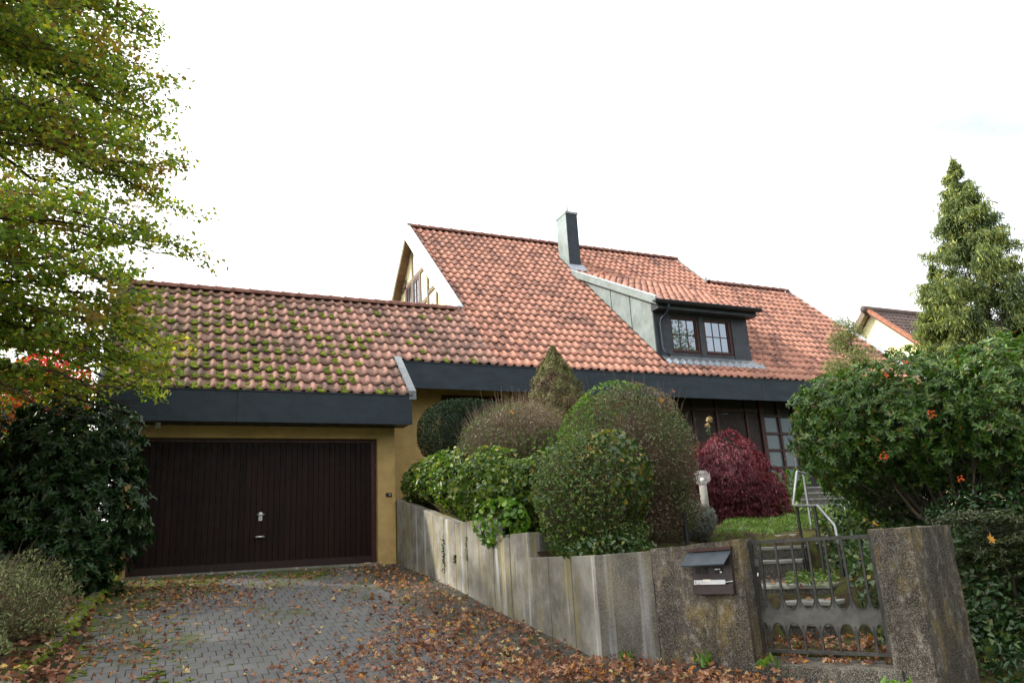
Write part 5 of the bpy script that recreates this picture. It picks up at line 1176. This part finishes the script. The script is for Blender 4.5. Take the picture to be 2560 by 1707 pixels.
for mt in ('leaf_dry', 'leaf_pale', 'leaf_amber'):
    leaf_protos[mt] = []
    for k in range(14 if mt == 'leaf_dry' else 6):
        V, F = maple_leaf_geo(.060, random.uniform(1.0, 2.6), k*7+len(mt)); me = bpy.data.meshes.new('fallen_leaf'); me.from_pydata(V, [], F); me.update(); me.materials.append(MATS[mt]); leaf_protos[mt].append(me)
spots = []
def drift(n, cx, cy, sx, sy, ang=0, lift=.02):
    for _ in range(n):
        a, b = random.gauss(0, sx), random.gauss(0, sy); x = cx+a*math.cos(ang)-b*math.sin(ang); y = cy+a*math.sin(ang)+b*math.cos(ang); spots.append((x, y, abs(random.gauss(0, lift))))
drift(520, .35, 11.6, .45, 1.0); drift(220, -.3, 9.3, .28, 1.2); drift(130, -.3, 12.6, .5, .5)      # along the left kerb
drift(240, 3.3, 11.9, .35, 1.2); drift(110, 2.4, 12.6, .7, .5); drift(170, 1.9, 10.6, .7, .9)        # by the wall near the garage
drift(260, 2.75, 9.1, .32, .75, -.25); drift(420, 2.55, 7.35, .55, .42, -.3, .035); drift(620, 3.0, 6.4, .7, .30, -.35, .045); drift(140, 1.9, 6.9, .6, .25, -.3, .03); drift(300, 3.55, 6.1, .38, .25, -.6, .045); drift(240, 3.55, 8.3, .22, .8); drift(290, 3.2, 9.8, .33, 1.6); drift(200, 2.7, 8.0, .25, .5, -.35)
drift(480, 4.1, 5.35, .30, .30, -1.05, .05); drift(240, 4.35, 4.6, .25, .3, -1.05, .045); drift(90, 1.55, 7.6, .4, .3, 0, .02); drift(70, -.55, 8.2, .25, .5, 0, .03)
for _ in range(270): spots.append((random.uniform(-.5, 3.7), random.uniform(6.6, 13.4), 0))
def leaf_ok(x, y):
    s, t = st(x, y)
    if y > 13.45 or y < 4: return False
    if x > 3.80 and y > 6.7: return False
    if y < 6.9 and t > -.06: return False
    return True
spots = [q for q in spots if leaf_ok(q[0], q[1])]
behind = []
for _ in range(330):     # on the landing behind the gate and on the steps
    s, t = random.uniform(1.2, 2.75), random.uniform(.35, 1.6); p = C0+tdir*s+ndir*t; behind.append((p.x, p.y, -.955+abs(random.gauss(0, .015))))
for _ in range(60): s, t = random.uniform(1.5, 2.5), random.uniform(.02, .42); p = C0+tdir*s+ndir*t; behind.append((p.x, p.y, -.985 if t < .43 else -.95))
for rgt, z in (((5.80, 5.78), -.80), ((6.09, 5.94), -.64), ((6.36, 6.25), -.505)):
    for _ in range(9): p = Vector((*rgt, 0))+Vector((-ndir.y, ndir.x, 0))*random.uniform(.0, .9)+ndir*random.uniform(.05, .3); behind.append((p.x, p.y, z))
for _ in range(40): f = random.random(); behind.append((6.0+f*1.5+random.uniform(-.3, .4), 6.4+f*1.5+random.uniform(-.4, .3), -.512))
spots3 = [(x, y, float(zd(y))+.022+dz_) for x, y, dz_ in spots]+behind
def dist(q): return math.hypot(q[0], q[1])
def seen(q):
    a = q[0]/max(q[1], .1); return a > -.135
spots3.sort(key=dist); near = [q for q in spots3 if seen(q) and q not in behind]
near = near[:70]+[q for q in near[70:] if q[0] < 2.2][:150]; nset = set(near); rest = {'leaf_dry': MB(), 'leaf_pale': MB(), 'leaf_amber': MB()}
def leaf_rot(): return Matrix.Rotation(random.uniform(0, 6.28), 3, 'Z') @ Matrix.Rotation(random.gauss(0, .45), 3, 'X') @ Matrix.Rotation(random.gauss(0, .45)+(math.pi if random.random() < .35 else 0), 3, 'Y')
for q in spots3:
    r = random.random(); mt = 'leaf_dry' if r < .90 else ('leaf_pale' if r < .96 else 'leaf_amber'); sc = random.uniform(.42, .92)
    if q in nset:
        o = bpy.data.objects.new('fallen_leaf', random.choice(leaf_protos[mt])); COL.objects.link(o); o.location = (q[0], q[1], q[2]+.012); o.scale = (sc,)*3; o.rotation_euler = leaf_rot().to_euler()
        if mt == 'leaf_pale': tag(o, 'pale buff maple leaf fallen on the driveway', 'leaf', 'pale fallen leaves on the driveway')
        elif mt == 'leaf_amber': tag(o, 'amber yellow maple leaf fallen among brown ones', 'leaf', 'amber fallen leaves on the driveway')
        elif q[0] < 1.0: tag(o, 'curled dry brown leaf fallen on the left half of the driveway', 'leaf', 'brown leaves on the left half of the driveway')
        elif st(q[0], q[1])[0] > .3: tag(o, 'curled dry brown leaf heaped in front of the street wall and gate', 'leaf', 'brown leaves heaped before the street wall')
        else: tag(o, 'curled dry brown leaf in the drift along the driveway wall', 'leaf', 'brown leaves drifted along the driveway wall')
    else:
        me = random.choice(leaf_protos[mt]); Mx = leaf_rot(); V = [Mx @ v.co*sc+Vector(q)+Vector((0, 0, .008)) for v in me.vertices]; rest[mt].add(V, [tuple(p.vertices) for p in me.polygons])
for mt, mb in rest.items():
    o = mb.build('leaf_litter', mt); o['kind'] = 'stuff'
# bits of debris in the gutter strip
P = on_ground(4200, (3.0, 3.84), (6.3, 13.4), lambda X, Y: zd(Y)+.004, lambda P: P[:, 0] > 3.0+.5*np.sin(P[:, 1]*2.1)*.3)
o = leaf_mesh('gutter_debris', P, rng.normal(0, .3, P.shape)+np.array([0, 0, 1]), .03, .35, 'twig_brown'); o['kind'] = 'stuff'
# litter on the bank
P = on_ground(1500, (-2.0, -.62), (7.0, 13.4), lambda X, Y: zd(Y)+.075+np.clip((-.75-X)*.22, 0, 1.0))
o = leaf_mesh('bank_litter', P, rng.normal(0, .45, P.shape)+np.array([0, 0, 1]), .085, .75, 'leaf_dry'); o['kind'] = 'stuff'
# single leaves caught on shrubs and stone
def one_leaf(loc, mt, sc, rot, label):
    o = bpy.data.objects.new('leaf', random.choice(leaf_protos[mt])); COL.objects.link(o); o.location = loc; o.scale = (sc,)*3; o.rotation_euler = rot; tag(o, label, 'leaf')
one_leaf((5.05, 4.40, .035), 'leaf_amber', .85, (.2, .1, .6), 'orange leaf lying on top of the lichen covered gate pillar')
one_leaf((5.85, 4.06, -.13), 'leaf_amber', .9, (1.2, .1, -.6), 'amber leaf caught in the low dark conifer by the pillar')
one_leaf((.28, 7.78, -.865), 'leaf_pale', 1.35, (.5, .2, .4), 'large pale leaf propped up on the pavers near the bottom left')
one_leaf((4.62, 10.12, 1.95), 'leaf_amber', .8, (1.1, .2, .4), 'orange leaf stuck on the brown twiggy dome')
one_leaf((5.72, 7.93, 1.72), 'leaf_amber', .9, (1.0, .4, 1.4), 'rusty orange leaf caught near the top of the largest dome')
one_leaf((5.95, 7.98, 1.86), 'leaf_dry', .9, (1.0, .2, .2), 'brown leaf caught on the crown of the largest dome')
one_leaf((4.03, 7.4, .52), 'leaf_pale', .9, (1.3, .2, .2), 'yellow leaf hanging at the left side of the foremost shrub')
one_leaf((7.75, 6.1, 2.02), 'leaf_pale', .8, (1.0, .5, .3), 'pale yellow leaf caught on top of the evergreen shrub')
one_leaf((8.35, 5.35, 1.75), 'leaf_pale', .8, (.9, .2, 1.3), 'buff leaf caught high in the evergreen shrub near the right edge')
for ob in list(SC.objects):     # things written in world metres whose empties sit at their base
    if ob.type == 'EMPTY' and ob.parent is None: at0(ob)
